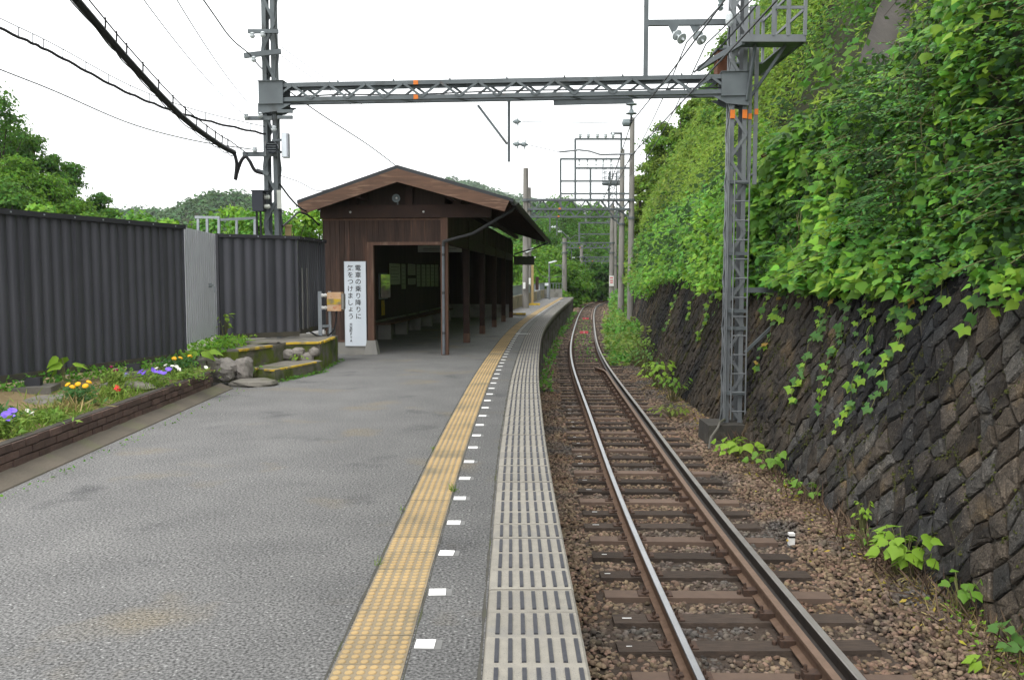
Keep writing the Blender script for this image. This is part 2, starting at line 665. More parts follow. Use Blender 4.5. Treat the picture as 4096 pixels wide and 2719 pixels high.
far_grips.build("grip_strip", M_RUB, platform, kind='stuff')
# dark worn seams between asphalt, tiles and slabs
M_SEAM = mat("dark_seam", (.045, .044, .040), (.07, .068, .055), scale=14, rough=1, c3=(.05, .06, .02), s3=3)
for off, w_ in ((-.462, .026), (-1.092, .022), (-.772, .014)):
    V, F = [], []
    sy_ = np.arange(2.2, 40, .06)
    for q_, y in enumerate(sy_):
        ww = w_ * (.35 + .9 * abs(mnoise.noise((y * 3.1, off * 9, 0))))
        for s_ in (-1, 1):
            p = EDGE.pt(float(y), off + s_ * ww * .5 + .006 * mnoise.noise((y * 5, off, s_ * 3)))
            V.append((p.x, p.y, .0022))
    F = [(2 * i, 2 * i + 1, 2 * i + 3, 2 * i + 2) for i in range(len(sy_) - 1)]
    np_obj("worn_seam", V, F, M_SEAM, platform)
# underside beam and support posts below the edge
V, F = ribbon(EDGE, plat_ys, [-.02, -.02, -.34], [-.115, -.26, -.26])
np_obj("edge_beam", V, F, M_CONCD, platform)
for y in EDGE.stations(14, PLAT_END, 2.05):
    p = EDGE.pt(y, -.14)
    onebox("support_post", (p.x, p.y, -.93), (.2, .26, 1.36), M_CONCD, platform, EDGE.ang(y))

# tactile warning tiles
t = MB()
t.use(M_YELS).prism([(-.148, -.148, -.006), (.148, -.148, -.006), (.148, .148, -.006), (-.148, .148, -.006)], (0, 0, .012))
t.use(M_YEL)
for i in range(6):
    for j in range(6):
        t.lathe((-.1225 + i * .049, -.1225 + j * .049, .0055), (0, 0, 1), [(0, .0185), (.0035, .017), (.0058, .0125)], 10)
t = t.build("tmp")
TILE_ME = t.data
TILE_ME.name = "tactile_tile"
TZ = t.location.z
bpy.data.objects.remove(t)
for y in EDGE.stations(2.2, PLAT_END - 2.0, .3):
    p = EDGE.pt(y, -.93)
    inst("tactile_tile", TILE_ME, (p.x, p.y, TZ + rs.uniform(0, .003)), EDGE.ang(y) + rs.uniform(-.008, .008), platform)
# white marker tiles with a mortar patch
sq = MB().box((0, 0, .004), (.088, .088, .008)).build("tmp", M_WHITE)
SQ_ME = sq.data
SQ_ME.name = "white_marker"
bpy.data.objects.remove(sq)
pt_ = MB().box((0, 0, .002), (.122, .102, .004)).build("tmp", M_PATCH)
PT_ME = pt_.data
PT_ME.name = "mortar_patch"
bpy.data.objects.remove(pt_)
for y in EDGE.stations(3.12, 62, .64):
    p = EDGE.pt(y, -.715)
    a = EDGE.ang(y) + rs.uniform(-.03, .03)
    q = EDGE.pt(y, -.70)
    pa = inst("mortar_patch", PT_ME, (q.x, q.y, 0.0), a, platform)
    inst("white_marker", SQ_ME, (p.x, p.y, 0.0), a, pa)
# long white stop marks across the edge
for y in (25.3, 61):
    p = EDGE.pt(y, -.56)
    onebox("stop_mark", (p.x, p.y, .004), (.42, .09, .008), M_WHITE, platform, EDGE.ang(y))

# ---------------------------------------------------------------- railway track
track = thing("railway_track", "single curved railway track on brown ballast beside the platform", "railway track", (1.9, 6, SLP_Z))


def rail_obj(name, off, y0, y1, tops, parent=track, z=RAIL_Z, flare=0.0, n=150, side=None):
    prof = [(-.0635, -.153), (-.0635, -.142), (-.012, -.124), (-.009, -.06), (-.012, -.045), (-.032, -.036), (-.0325, -.006), (-.026, 0), (.026, 0), (.0325, -.006), (.032, -.036), (.012, -.045), (.009, -.06), (.012, -.124), (.0635, -.142), (.0635, -.153)]
    ys_ = np.linspace(y0, y1, n)
    V = []
    for y in ys_:
        fo = 0.0
        if flare:
            fo = -flare * max(0, (y - (y1 - 1.3)) / 1.3) ** 1.5
        for px, pz in prof:
            p = RAILL.pt(y, off + px + fo)
            V.append((p.x, p.y, z + pz))
    k = len(prof)
    F, mi = [], []
    for i in range(n - 1):
        for j in range(k):
            j2 = (j + 1) % k
            F.append((i * k + j, i * k + j2, (i + 1) * k + j2, (i + 1) * k + j))
            mi.append(1 if 6 <= j <= 8 else 0)
    for e0 in (0, (n - 1) * k):
        F_ = tuple(range(e0, e0 + k))
        caps = F_ if e0 else F_[::-1]
        mi.append(0)
        F.append(caps)
    me = bpy.data.meshes.new(name)
    V = np.array(V)
    c = V.mean(axis=0)
    c[2] = V[:, 2].min()
    me.from_pydata([tuple(q) for q in V - c], [], F)
    me.materials.append(side or M_RSIDE)
    me.materials.append(tops)
    me.polygons.foreach_set("material_index", mi)
    bm = bmesh.new()
    bm.from_mesh(me)
    bmesh.ops.recalc_face_normals(bm, faces=bm.faces)
    bm.to_mesh(me)
    bm.free()
    o = bpy.data.objects.new(name, me)
    return place(o, c, parent)


rail_obj("running_rail", 0, -4, 113, M_RTOP)
rail_obj("running_rail", GAUGE + .065, -4, 113, M_RTOPD, side=mat("rail_dark_side", (.030, .026, .023), (.05, .04, .033), scale=12, rough=.6))  # near-black sides keep the gap beside the guard rail dark
rail_obj("guard_rail", GAUGE + .065 - .172, -4, 27.2, M_GRDT, flare=.26)['label'] = "brown guard rail bent inwards at its end"
rail_obj("guard_rail", GAUGE + .065 - .155, 58, 112, M_GRDT)

# sleepers with fastenings
SLEEPER_Y = RAILL.stations(5.07, 112, .57)
sw = MB().box((0, 0, -.07), (2.1, .2, .14)).build("tmp", M_WOODS)
ss = MB()
ss.prism([(-1.05, -.11, -.14), (-1.05, .11, -.14), (-1.05, .095, 0), (-1.05, -.095, 0)], (2.1, 0, 0))
ss = ss.build("tmp2", M_STEELS)
SWM, SSM = sw.data, ss.data
SZ = sw.location.z
for o in (sw, ss):
    bpy.data.objects.remove(o)
f_ = MB()
f_.box((0, 0, .006), (.32, .15, .012))
for s in (-1, 1):
    f_.bar((s * .055, 0, .022), (s * .125, 0, .012), .06, .018)
    f_.lathe((s * .10, 0, .012), (0, 0, 1), [(0, .022), (.012, .022), (.012, .013), (.05, .013), (.05, .008), (.058, .006)], 6)
    f_.lathe((s * .10, -.05, .012), (0, 0, 1), [(0, .016), (.02, .016), (.03, .008)], 6)
f_ = f_.build("tmp", M_BOLT)
FAM = f_.data
FZ = f_.location.z
FAM.name = "rail_fastening"
bpy.data.objects.remove(f_)
f2 = MB()
f2.box((-.01, 0, .03), (.12, .10, .06))
f2.lathe((-.05, 0, .05), (0, 0, 1), [(0, .024), (.02, .024), (.02, .014), (.06, .014), (.066, .008)], 6)
f2.lathe((-.10, .02, .0), (0, 0, 1), [(0, .02), (.03, .02), (.04, .01)], 6)
f2 = f2.build("tmp", M_BOLT)
FGM = f2.data
FGM.name = "guard_fastening"
FGO = f2.location.copy()
bpy.data.objects.remove(f2)
for n_, y in enumerate(SLEEPER_Y):
    p = RAILL.pt(y, .566 + rs.uniform(-.05, .05))
    a = RAILL.ang(y) + rs.uniform(-.02, .02)
    plate = n_ % 3 == 2
    s = inst("sleeper", SSM if plate else SWM, (p.x, p.y, SLP_Z - .14 + rs.uniform(-.006, .004)), a, track)
    if n_ < 62:
        for off in (0, GAUGE + .065):
            q = RAILL.pt(y, off)
            inst("rail_fastening", FAM, (q.x, q.y, SLP_Z + .001), a, s)
        if y < 27:
            q = RAILL.pt(y, GAUGE + .065 - .155 - .085)
            inst("guard_fastening", FGM, (q.x + FGO.x, q.y, SLP_Z + .001), a, s)
    if not plate and n_ < 26:
        q = RAILL.pt(y, -.36 + rs.uniform(-.03, .03))
        pm = MB()
        pm.box((q.x, q.y, SLP_Z + .002), (rs.uniform(.04, .09), rs.uniform(.008, .014), .004), a)
        pm.build("paint_mark", M_WHITE, s)

# red number boards between the rails
M_RED = mat("red_board", (.66, .11, .13), (.60, .10, .12), scale=9, rough=.5)
for y, ch in ((46.0, "3"), (61.5, "4")):
    p = RAILL.pt(y, .55)
    t = thing("number_board", {"3": "red number board between the rails before the second guard rail", "4": "red number board between the rails beside the start of the second guard rail"}[ch], "sign", (p.x, p.y, SLP_Z))
    onebox("board", (p.x, p.y, SLP_Z + .075), (.44, .03, .13), M_RED, t, RAILL.ang(y))
    onebox("stand", (p.x, p.y + .06, SLP_Z + .04), (.4, .08, .08), M_BOLT, t, RAILL.ang(y))
    cu = bpy.data.curves.new("fig", 'FONT')
    cu.body = ch
    cu.size = .14
    cu.align_x = 'CENTER'
    cu.extrude = .002
    fo = bpy.data.objects.new("tmpfig", cu)
    COL.objects.link(fo)
    dg = bpy.context.evaluated_depsgraph_get()
    me = bpy.data.meshes.new_from_object(fo.evaluated_get(dg))
    bpy.data.objects.remove(fo)
    me.materials.clear()
    me.materials.append(M_WHITE)
    inst("figure", me, (p.x, p.y - .02, SLP_Z + .03), parent=t, rot=(math.pi / 2, 0, RAILL.ang(y)))

# ---------------------------------------------------------------- ballast stones (uncountable)
def stones(n_target, y0, y1, size, seed, lo=-1.18, hi=2.75, minz=0.0):
    r = np.random.default_rng(seed)
    ico = np.array([(0, 0, 1), (.894, 0, .447), (.276, .851, .447), (-.724, .526, .447), (-.724, -.526, .447), (.276, -.851, .447),
                    (.724, .526, -.447), (-.276, .851, -.447), (-.894, 0, -.447), (-.276, -.851, -.447), (.724, -.526, -.447), (0, 0, -1)])
    fi = np.array([(0, 1, 2), (0, 2, 3), (0, 3, 4), (0, 4, 5), (0, 5, 1), (1, 6, 2), (2, 7, 3), (3, 8, 4), (4, 9, 5), (5, 10, 1), (2, 6, 7), (3, 7, 8), (4, 8, 9), (5, 9, 10), (1, 10, 6)])
    # 14 variants of angular stones
    var = []
    for _ in range(14):
        q = ico * r.uniform(.55, 1.25, (12, 1))
        q = q * np.array([1, r.uniform(.6, .95), r.uniform(.45, .8)])
        var.append(q)
    var = np.array(var)
    Y = r.uniform(y0, y1, n_target)
    O = r.uniform(lo, hi, n_target)
    kx = RAILL.dx(Y)
    qd = np.hypot(1, kx)
    X = RAILL.x(Y) + O / qd
    Y2 = Y - O * kx / qd
    Z = BED_Z + .012 + r.uniform(-.012, .02, n_target)
    Z += np.where(O > 1.8, (O - 1.8) * .075, 0) + np.where(O < -.65, (-O - .65) * -.05, 0)
    # keep stones off the rails and mostly off the sleepers
    sy = np.array(SLEEPER_Y)
    near = sy[np.clip(np.searchsorted(sy, Y), 1, len(sy) - 1)]
    near0 = sy[np.clip(np.searchsorted(sy, Y) - 1, 0, len(sy) - 1)]
    ds = np.minimum(np.abs(Y - near), np.abs(Y - near0))
    on = (ds < .125) & (O > -.52) & (O < 1.65)
    Z -= np.where((O > -.6) & (O < 1.75), .028, 0)
    keep = (~on | (r.random(n_target) < .2)) & (np.abs(O) > .09) & (np.abs(O - GAUGE - .065) > .09)
    keep &= ~((Y2 < 27.3) & (np.abs(O - (GAUGE - .09)) < .13))
    ex = EDGE.x(Y2)
    keep &= X > ex - .2
    X, Y2, Z, O = X[keep], Y2[keep], Z[keep], O[keep]
    n = len(X)
    yaw = r.uniform(0, 6.28, n)
    tilt = r.normal(0, .45, n)
    s = size * r.uniform(.6, 1.25, n)
    P = var[r.integers(0, 14, n)]
    c, sn = np.cos(tilt)[:, None], np.sin(tilt)[:, None]
    y_, z_ = P[:, :, 1] * c - P[:, :, 2] * sn, P[:, :, 1] * sn + P[:, :, 2] * c
    x_ = P[:, :, 0]
    c, sn = np.cos(yaw)[:, None], np.sin(yaw)[:, None]
    V = np.stack([x_ * c - y_ * sn, x_ * sn + y_ * c, z_], axis=2) * s[:, None, None]
    V += np.stack([X, Y2, Z], axis=1)[:, None, :]
    F = fi[None] + (np.arange(n) * 12)[:, None, None]
    return V.reshape(-1, 3), F.reshape(-1, 3)


# sleepers stand a little proud, so stones between them lie lower
V, F = joinVF([stones(34000, 4.2, 16, .031, 1), stones(21000, 16, 34, .043, 2), stones(12000, 34, 75, .075, 3), stones(2600, 75, 110, .1, 5)])
ballast = np_obj("ballast", V, F, M_BALL)
tag(ballast, "loose angular brown ballast stones", kind='stuff')

# ---------------------------------------------------------------- stone retaining wall
BAT = .30                      # batter: metres back per metre up
W_Z0, W_Z1 = -1.40, 1.95


def wall_pt(y, z, out=0.0):
    """point on the wall face; out = metres towards the track"""
    p = WTOE.pt(y, (z - RAIL_Z - .1) * BAT - out * .96)
    return Vector((p.x, p.y, z + out * .28))


wall = thing("stone_retaining_wall", "dark leaning retaining wall of diamond laid stones beside the track", "wall", tuple(wall_pt(12, W_Z0)))
V, F = [], []
wy = list(np.linspace(2, 60, 90))
for y in wy:
    for z in np.linspace(W_Z0, W_Z1, 9):
        V.append(wall_pt(y, z, -.022))
    V.append(wall_pt(y, W_Z1, -.6))
k = 10
for i in range(len(wy) - 1):
    for j in range(k - 1):
        F.append((i * k + j, (i + 1) * k + j, (i + 1) * k + j + 1, i * k + j + 1))
np_obj("mortar_backing", V, F, M_JOINT, wall)
DW = .165                       # half diagonal of a stone
rw = random.Random(21)


def jit(i, j):
    h = random.Random(i * 7919 + j * 104729)
    return (h.uniform(-.07, .07), h.uniform(-.08, .08))


def wall_stone(i, j):
    """diamond stone around lattice node (i, j): s along the wall, t up the face"""
    cs, ct = i * DW, j * DW * 1.12
    cor = []
    for di, dj in ((-1, 0), (0, -1), (1, 0), (0, 1)):
        jx, jy = jit(i + di, j + dj)
        cor.append(((i + di) * DW + jx, (j + dj) * DW * 1.12 + jy))
    mx = sum(c[0] for c in cor) / 4
    my = sum(c[1] for c in cor) / 4
    sh = .915 + rw.uniform(-.06, .03)
    ring = []
    for q in range(4):
        a, b = cor[q], cor[(q + 1) % 4]
        for tt in (0.08, .5, .92):
            bow = rw.uniform(-.022, .02)
            x = a[0] + (b[0] - a[0]) * tt
            y = a[1] + (b[1] - a[1]) * tt
            dx, dy = x - mx, y - my
            ring.append((mx + dx * (sh + bow * 2), my + dy * (sh + bow * 2)))
    vs, fs = [], []
    n = len(ring)
    tiltx, tilty = rw.uniform(-.09, .09), rw.uniform(-.10, .06)
    pr = rw.uniform(-.014, .016)
    for (x, y) in ring:
        vs.append((x, y, -.05))
    for (x, y) in ring:
        vs.append((x, y, pr + (x - mx) * tiltx + (y - my) * tilty + rw.uniform(-.012, .012)))
    for (x, y) in ring:
        u, v = mx + (x - mx) * .8, my + (y - my) * .8
        vs.append((u + rw.uniform(-.015, .015), v + rw.uniform(-.015, .015), pr + .014 + (u - mx) * tiltx + (v - my) * tilty + rw.uniform(-.010, .012)))
    vs.append((mx + rw.uniform(-.05, .05), my + rw.uniform(-.05, .05), pr + .018 + rw.uniform(-.016, .02)))
    for a in range(n):
        b = (a + 1) % n
        fs.append((a, b, n + b, n + a))
        fs.append((n + a, n + b, 2 * n + b, 2 * n + a))
        fs.append((2 * n + a, 2 * n + b, 3 * n))
    return vs, fs


rest = MB()
cand = []
for i in range(int(2.6 / DW), int(52 / DW)):
    for j in range(-1, int((W_Z1 - W_Z0) / (DW * 1.12))):
        if (i + j) % 2:
            continue
        y = i * DW
        z = W_Z0 + j * DW * 1.12
        if z < W_Z0 - .1 or z > W_Z1 - .05:
            continue
        # in view?
        p = wall_pt(y, z)
        if p.x / max(p.y, .1) > 1.1 or p.x / p.y < .1:
            continue
        cand.append((p.y * p.y + p.x * p.x + (0 if p.x / p.y < .605 else 1e6), i, j))
cand.sort()
for n_, (_, i, j) in enumerate(cand):
    vs, fs = wall_stone(i, j)
    wv = [wall_pt(s, W_Z0 + t_, d) for s, t_, d in vs]
    if n_ < 300:
        b = MB()
        b.add(wv, fs)
        b.build("stone", M_STONE if rw.random() < .6 else M_STONE2, wall, fixn=False)
    else:
        rest.add(wv, fs)
rest.build("stone", M_STONE, wall, kind='stuff', fixn=False)
# moss in the joints
mv = []
rm = np.random.default_rng(8)
for _ in range(620):
    i = rm.integers(int(5 / DW), int(34 / DW))
    j = rm.integers(3, 13)
    y, z = i * DW + rm.normal(0, .03), W_Z0 + j * DW * 1.12 + rm.normal(0, .03)
    sgn = 1 if rm.random() < .5 else -1
    for q in range(rm.integers(14, 46)):
        t_ = rm.normal(0, .06)
        mv.append(wall_pt(y + t_ + rm.normal(0, .02) + DW / 2, min(W_Z1, z + sgn * t_ + rm.normal(0, .014)), rm.uniform(-.01, .03)))
mv = np.array(mv)
V, F = leaves(mv, np.array([(-.9, 0, .4)]) + rm.normal(0, .4, (len(mv), 3)), rm.uniform(.012, .034, len(mv)), T_CLUMP, rng=rm)
np_obj("moss", V, F, M_MOSS, wall)['kind'] = 'stuff'
# ---------------------------------------------------------------- waiting shelter
M_WALLB = mat("dark_brown_boards", (.070, .042, .032), (.040, .026, .021), scale=5, rough=.8, bump=.5, bscale=40, stretch=(6, 6, .5), rand=.28, c3=(.115, .062, .043), s3=2.2, t3=(.56, .72))
M_BEAM = mat("dark_brown_beam", (.050, .028, .021), (.034, .020, .016), scale=5, rough=.8, bump=.3, bscale=40)
M_POSTB = mat("brown_post", (.135, .074, .050), (.095, .054, .039), scale=4, rough=.75, bump=.3, bscale=40, stretch=(5, 5, .5), c3=(.19, .12, .085), s3=3)
M_FASC = mat("fascia_board", (.150, .085, .056), (.108, .064, .045), scale=2.6, rough=.75, bump=.35, bscale=36, stretch=(.6, 3, 7), c3=(.24, .15, .10), s3=3.5, t3=(.55, .7), c4=(.07, .040, .030), s4=.9, t4=(.58, .7))
M_ROOF = mat("dark_roof_metal", (.036, .040, .044), (.050, .054, .058), scale=2, rough=.5, metal=.3)
M_DARKW = mat("shelter_inner_boards", (.050, .034, .027), (.035, .024, .020), scale=4, rough=.85, rand=.25, stretch=(5, 5, .5))
M_PIPE = mat("grey_pipe", (.16, .18, .20), (.12, .135, .15), scale=8, rough=.5)
M_PIPED = mat("dark_gutter", (.035, .038, .04), (.05, .05, .05), scale=8, rough=.6)
M_SIGNW = mat("white_signboard", (.68, .74, .80), (.72, .77, .82), scale=2, rough=.45)
M_INK = mat("black_ink", (.012, .012, .014), rough=.6)
M_PAPER = mat("notice_paper", (.50, .52, .47), (.44, .46, .42), scale=5, rough=.5, rand=.2)
M_MIRR = mat("mirror_glass", (.72, .78, .72), rough=.04, metal=1.0)
M_GALV = mat("galvanised_steel", (.38, .41, .44), (.30, .33, .36), scale=6, rough=.55, metal=.35)

SO, SEX, SEY = Vector((-1.43, 18.4, 0)), Vector((.9968, -.0797, 0)), Vector((.0797, .9968, 0))
S_ANG = math.atan2(SEX.y, SEX.x)


def S(x, y, z):
    return SO + SEX * x + SEY * y + Vector((0, 0, z))


def sbox(name, x0, x1, y0, y1, z0, z1, m, parent):
    return MB().box(S((x0 + x1) / 2, (y0 + y1) / 2, (z0 + z1) / 2), (x1 - x0, y1 - y0, z1 - z0), S_ANG).build(name, m, parent)


shelter = thing("waiting_shelter", "dark brown timber waiting shelter with gabled black roof on the platform", "shelter", tuple(S(-1.3, 0, 0)))
LEN, LW = 17.5, -2.6
RX, RZ, LEX, REX, EZ = -.85, 3.93, -2.95, 1.52, 3.235
Y_F, Y_B = -.72, 18.15
rb = random.Random(6)
# front wall boards
fw = sbox("front_wall", LW, -1.67, .03, .075, .27, 2.9, M_DARKW, shelter)
x = LW
while x < -1.69:
    w = rb.uniform(.095, .13)
    x1 = min(x + w, -1.675)
    sbox("board", x + .002, x1 - .002, -.004 - rb.uniform(0, .004), .03, .30, 2.875, M_WALLB, fw)
    x = x1
hp = sbox("header_panel", -1.67, -.07, .03, .075, 2.38, 2.9, M_DARKW, shelter)
x = -1.67
while x < -.08:
    w = rb.uniform(.095, .13)
    x1 = min(x + w, -.072)
    sbox("board", x + .002, x1 - .002, -.004 - rb.uniform(0, .004), .03, 2.40, 2.875, M_WALLB, hp)
    x = x1
sbox("wall_trim", LW - .03, 0.0, -.03, .0, 2.86, 2.90, M_POSTB, shelter)
sbox("sill_trim", LW - .01, -1.67, -.03, .05, .265, .30, M_POSTB, shelter)
sbox("plinth", LW - .02, -1.55, -.02, .12, 0, .263, M_CONC, shelter)
sbox("door_header", -1.66, .0, -.055, .07, 2.335, 2.40, M_POSTB, shelter)
# door jamb with a flared concrete foot
dj = sbox("post", -1.665, -1.53, -.05, .09, .30, 2.335, M_POSTB, shelter)
MB().box(S(-1.595, .02, .15), (.30, .26, .30), S_ANG, taper=.62).build("post_base", M_CONC, dj)
# tie beam, gable struts, ridge
sbox("tie_beam", LW - .06, 1.0, -.10, .02, 2.91, 3.18, M_BEAM, shelter)
for xx, hh in ((-1.95, 3.46), (-.75, 3.78), (.28, 3.50)):
    sbox("gable_strut", xx - .08, xx + .08, -.08, .0, 3.181, hh, M_BEAM, shelter)
gp = MB()
gp.prism([S(LW + .02, .06, 3.0), S(.0, .06, 3.0), S(.0, .06, 3.62), S(RX, .06, 3.86), S(LW + .02, .06, 3.3)], SEY * .03)
gp.build("gable_boarding", M_DARKW, shelter)
# open side: posts, lintel and boards above
for i in range(6):
    yy = i * 3.49
    m_ = M_POSTB if i == 0 else M_BEAM
    pp = sbox("post", -.075, .075, yy - .075, yy + .075, .001, 3.06, m_, shelter)
    if i:
        sbox("painted_foot", -.079, .079, yy - .079, yy + .079, .001, .24, M_POSTB, pp)
sbox("lintel", -.06, .06, .0, LEN, 2.36, 2.60, M_BEAM, shelter)
op = sbox("upper_side_panel", .0, .03, .08, LEN, 2.61, 3.2, M_DARKW, shelter)
yy = .09
while yy < LEN - .05:
    sbox("board", .03, .05, yy, yy + .155, 2.62, 3.19, M_WALLB, op)
    yy += .16 if yy < 8 else .32
# rear side wall, far wall, dado and bench
lw = sbox("side_wall", LW - .06, LW, .08, LEN, .5, 3.25, M_DARKW, shelter)
yy = .1
while yy < LEN - .1:
    sbox("board", LW, LW + .018, yy, yy + .235, .56, 2.95, M_DARKW, lw)
    yy += .24
sbox("dado", LW - .08, LW + .06, .14, LEN, .0, .5, M_CONC, shelter)
bw = sbox("end_wall", LW, .0, LEN, LEN + .06, .55, 3.3, M_DARKW, shelter)
for i in range(16):
    sbox("board", LW + .01 + i * .16, LW + .165 + i * .16, LEN - .02, LEN, .56, 3.2, M_DARKW, bw)
sbox("end_dado", LW, .02, LEN - .06, LEN + .1, 0, .55, M_CONC, shelter)
# roof: two slopes, bargeboards, gutter
rf = MB()
for (xa, za), (xb, zb) in (((RX, RZ), (LEX, EZ)), ((RX, RZ), (REX, EZ))):
    rf.prism([S(xa, Y_F, za), S(xb, Y_F, zb), S(xb, Y_F, zb - .07), S(xa, Y_F, za - .075)], SEY * (Y_B - Y_F))
rf = rf.build("roof", M_ROOF, shelter)
for i in range(40):
    yy = Y_F + .5 + i * .48
    if yy > Y_B:
        break
    MB().bar(S(RX, yy, RZ + .006), S(REX, yy, EZ + .006), .03, .02).build("roof_seam", M_ROOF, rf)
    MB().bar(S(RX, yy, RZ + .012), S(LEX, yy, EZ + .012), .03, .028).build("roof_seam", M_ROOF, rf)
for i in range(40):
    yy = Y_F + .12 + i * .46
    if yy > Y_B:
        break
    MB().bar(S(RX, yy, RZ - .13), S(REX - .1, yy, EZ - .10), .05, .09).build("rafter", M_BEAM, rf)
    MB().bar(S(RX, yy, RZ - .13), S(LEX + .1, yy, EZ - .10), .05, .09).build("rafter", M_BEAM, rf)
for (xa, za), (xb, zb) in (((RX, RZ), (LEX + .02, EZ)), ((RX, RZ), (REX - .08, EZ + .03))):
    sg = 1 if xb > xa else -1
    MB().prism([S(xa + sg * .001, Y_F - .035, za - .078), S(xb, Y_F - .035, zb - .075), S(xb - sg * .10, Y_F - .035, zb - .29), S(xa + sg * .001, Y_F - .035, za - .345)], SEY * .034).build("bargeboard", M_FASC, shelter)
for hh in (-1.7, .2):
    sbox("purlin", hh - .06, hh + .06, Y_F + .05, Y_B - .1, 3.16 + (.25 if hh < 0 else .22) - .12, 3.16 + (.25 if hh < 0 else .22), M_BEAM, shelter)
# gutter and rain pipe
gu = MB()
gpts = []
for i in range(9):
    a = math.pi + math.pi * i / 8
    gpts.append((REX + .03 + .065 * math.cos(a), EZ - .07 + .065 * math.sin(a)))
for i in range(8, -1, -1):
    a = math.pi + math.pi * i / 8
    gpts.append((REX + .03 + .058 * math.cos(a), EZ - .066 + .058 * math.sin(a)))
gu.prism([S(px, Y_F - .02, pz) for px, pz in gpts], SEY * (Y_B - Y_F + .04))
gu.build("gutter", M_PIPED, shelter)
pipe = [S(1.53, -.35, 3.12), S(1.45, -.33, 3.02), S(.62, -.2, 2.56), S(.1, -.14, 2.43), S(.0, -.13, 2.40), S(-.01, -.13, 2.3), S(-.01, -.13, .02)]
MB().tube(pipe[:4], .032, 8).tube([pipe[3], pipe[4], pipe[5]], .038, 8).build("gutter_outlet", M_PIPED, shelter)
dp = MB().tube(pipe[5:], .03, 8).build("rain_pipe", M_PIPE, shelter)
for zz in (.45, 1.3, 2.1):
    MB().tube([S(-.01, -.13, zz), S(-.01, -.13, zz + .05)], .036, 8).build("pipe_clip", M_PIPED, dp)
MB().tube([S(1.5, LEN + .4, 3.1), S(.9, LEN + .3, 2.85), S(.1, LEN + .25, 2.62)], .035, 6).build("rear_pipe", M_PIPED, shelter)

# loudspeaker in the gable
M_HORN = mat("grey_horn", (.20, .23, .24), (.16, .19, .20), scale=10, rough=.5)
ls = thing("loudspeaker", "small grey horn loudspeaker under the shelter gable", "loudspeaker", tuple(S(-.98, -.12, 3.2)))
h = MB().lathe(S(-.98, -.10, 3.32), -SEY + Vector((0, 0, -.12)), [(0, .02), (.06, .03), (.11, .05), (.15, .085), (.155, .088), (.15, .072), (.10, .035), (.06, .02)], 16)
h.build("horn", M_HORN, ls, smooth=True)
MB().lathe(S(-.98, -.20, 3.31), -SEY, [(0, .025), (.02, .02), (.03, .008)], 10).build("centre", M_WHITE, ls)
onebar("bracket", S(-.98, -.1, 3.18), S(-.98, -.1, 3.32), .03, .02, M_HORN, ls)
for xx in (-2.0, -.43):
    MB().lathe(S(xx, -.10, 3.03), -SEY, [(0, .025), (.02, .022), (.03, .01)], 8).build("wall_insulator", M_WHITE, shelter)

# white notice board with writing
sb_ = thing("notice_board", "tall white notice board with black Japanese writing on the shelter front", "sign", tuple(S(-2.08, -.05, .29)))
NBX0, NBX1 = -2.165, -1.70
sbox("board", NBX0, NBX1, -.045, -.012, .18, 1.99, M_SIGNW, sb_)
sbox("edge_strip", NBX0 - .006, NBX0, -.048, -.01, .175, 1.995, M_GALV, sb_)
sbox("edge_strip", NBX1, NBX1 + .006, -.048, -.01, .175, 1.995, M_GALV, sb_)


def lettering(name, text, size, top, xc, pitch, parent, y=-.0465):
    meshes = []
    for i, ch in enumerate(text):
        cu = bpy.data.curves.new("letter", 'FONT')
        cu.body = ch
        cu.size = size
        cu.align_x = 'CENTER'
        cu.align_y = 'CENTER'
        cu.extrude = .0008
        cu.offset = .0012
        fo = bpy.data.objects.new("tmpletter", cu)
        COL.objects.link(fo)
        dg = bpy.context.evaluated_depsgraph_get()
        me = bpy.data.meshes.new_from_object(fo.evaluated_get(dg))
        bpy.data.objects.remove(fo)
        bpy.data.curves.remove(cu)
        me.materials.clear()
        me.materials.append(M_INK)
        # centre the glyph on its own box
        if len(me.vertices):
            co = np.empty(len(me.vertices) * 3, dtype=np.float32)
            me.vertices.foreach_get("co", co)
            co = co.reshape(-1, 3)
            mid = (co.min(axis=0) + co.max(axis=0)) / 2
            keep_y = ch in "り"
            co[:, 0] -= mid[0]
            co[:, 1] -= mid[1]
            me.vertices.foreach_set("co", co.ravel())
            me.update()
        inst(name, me, S(xc, y, top - i * pitch), parent=parent, rot=(math.pi / 2, 0, S_ANG))


lettering("letter", "電車の乗り降りに", .136, 1.852, -1.865, .1475, sb_)
lettering("letter", "気をつけましょう", .136, 1.852, -2.035, .1475, sb_)
lettering("letter", "大淀町PTA", .07, .645, -2.035, .0705, sb_)

# things inside the shelter
def wy_(px):
    """distance along the rear side wall seen at image column px (4096 wide frame)"""
    u = (px - 2048) / 3450.0
    wx, wyy = S(LW, 0, 0).x, S(LW, 0, 0).y
    return (u * wyy - wx) / (SEY.x - u * SEY.y)


def wz_(px, py):
    y = S(LW, wy_(px), 0).y
    return CAM_Z + (1115 - py) / 3450.0 * y


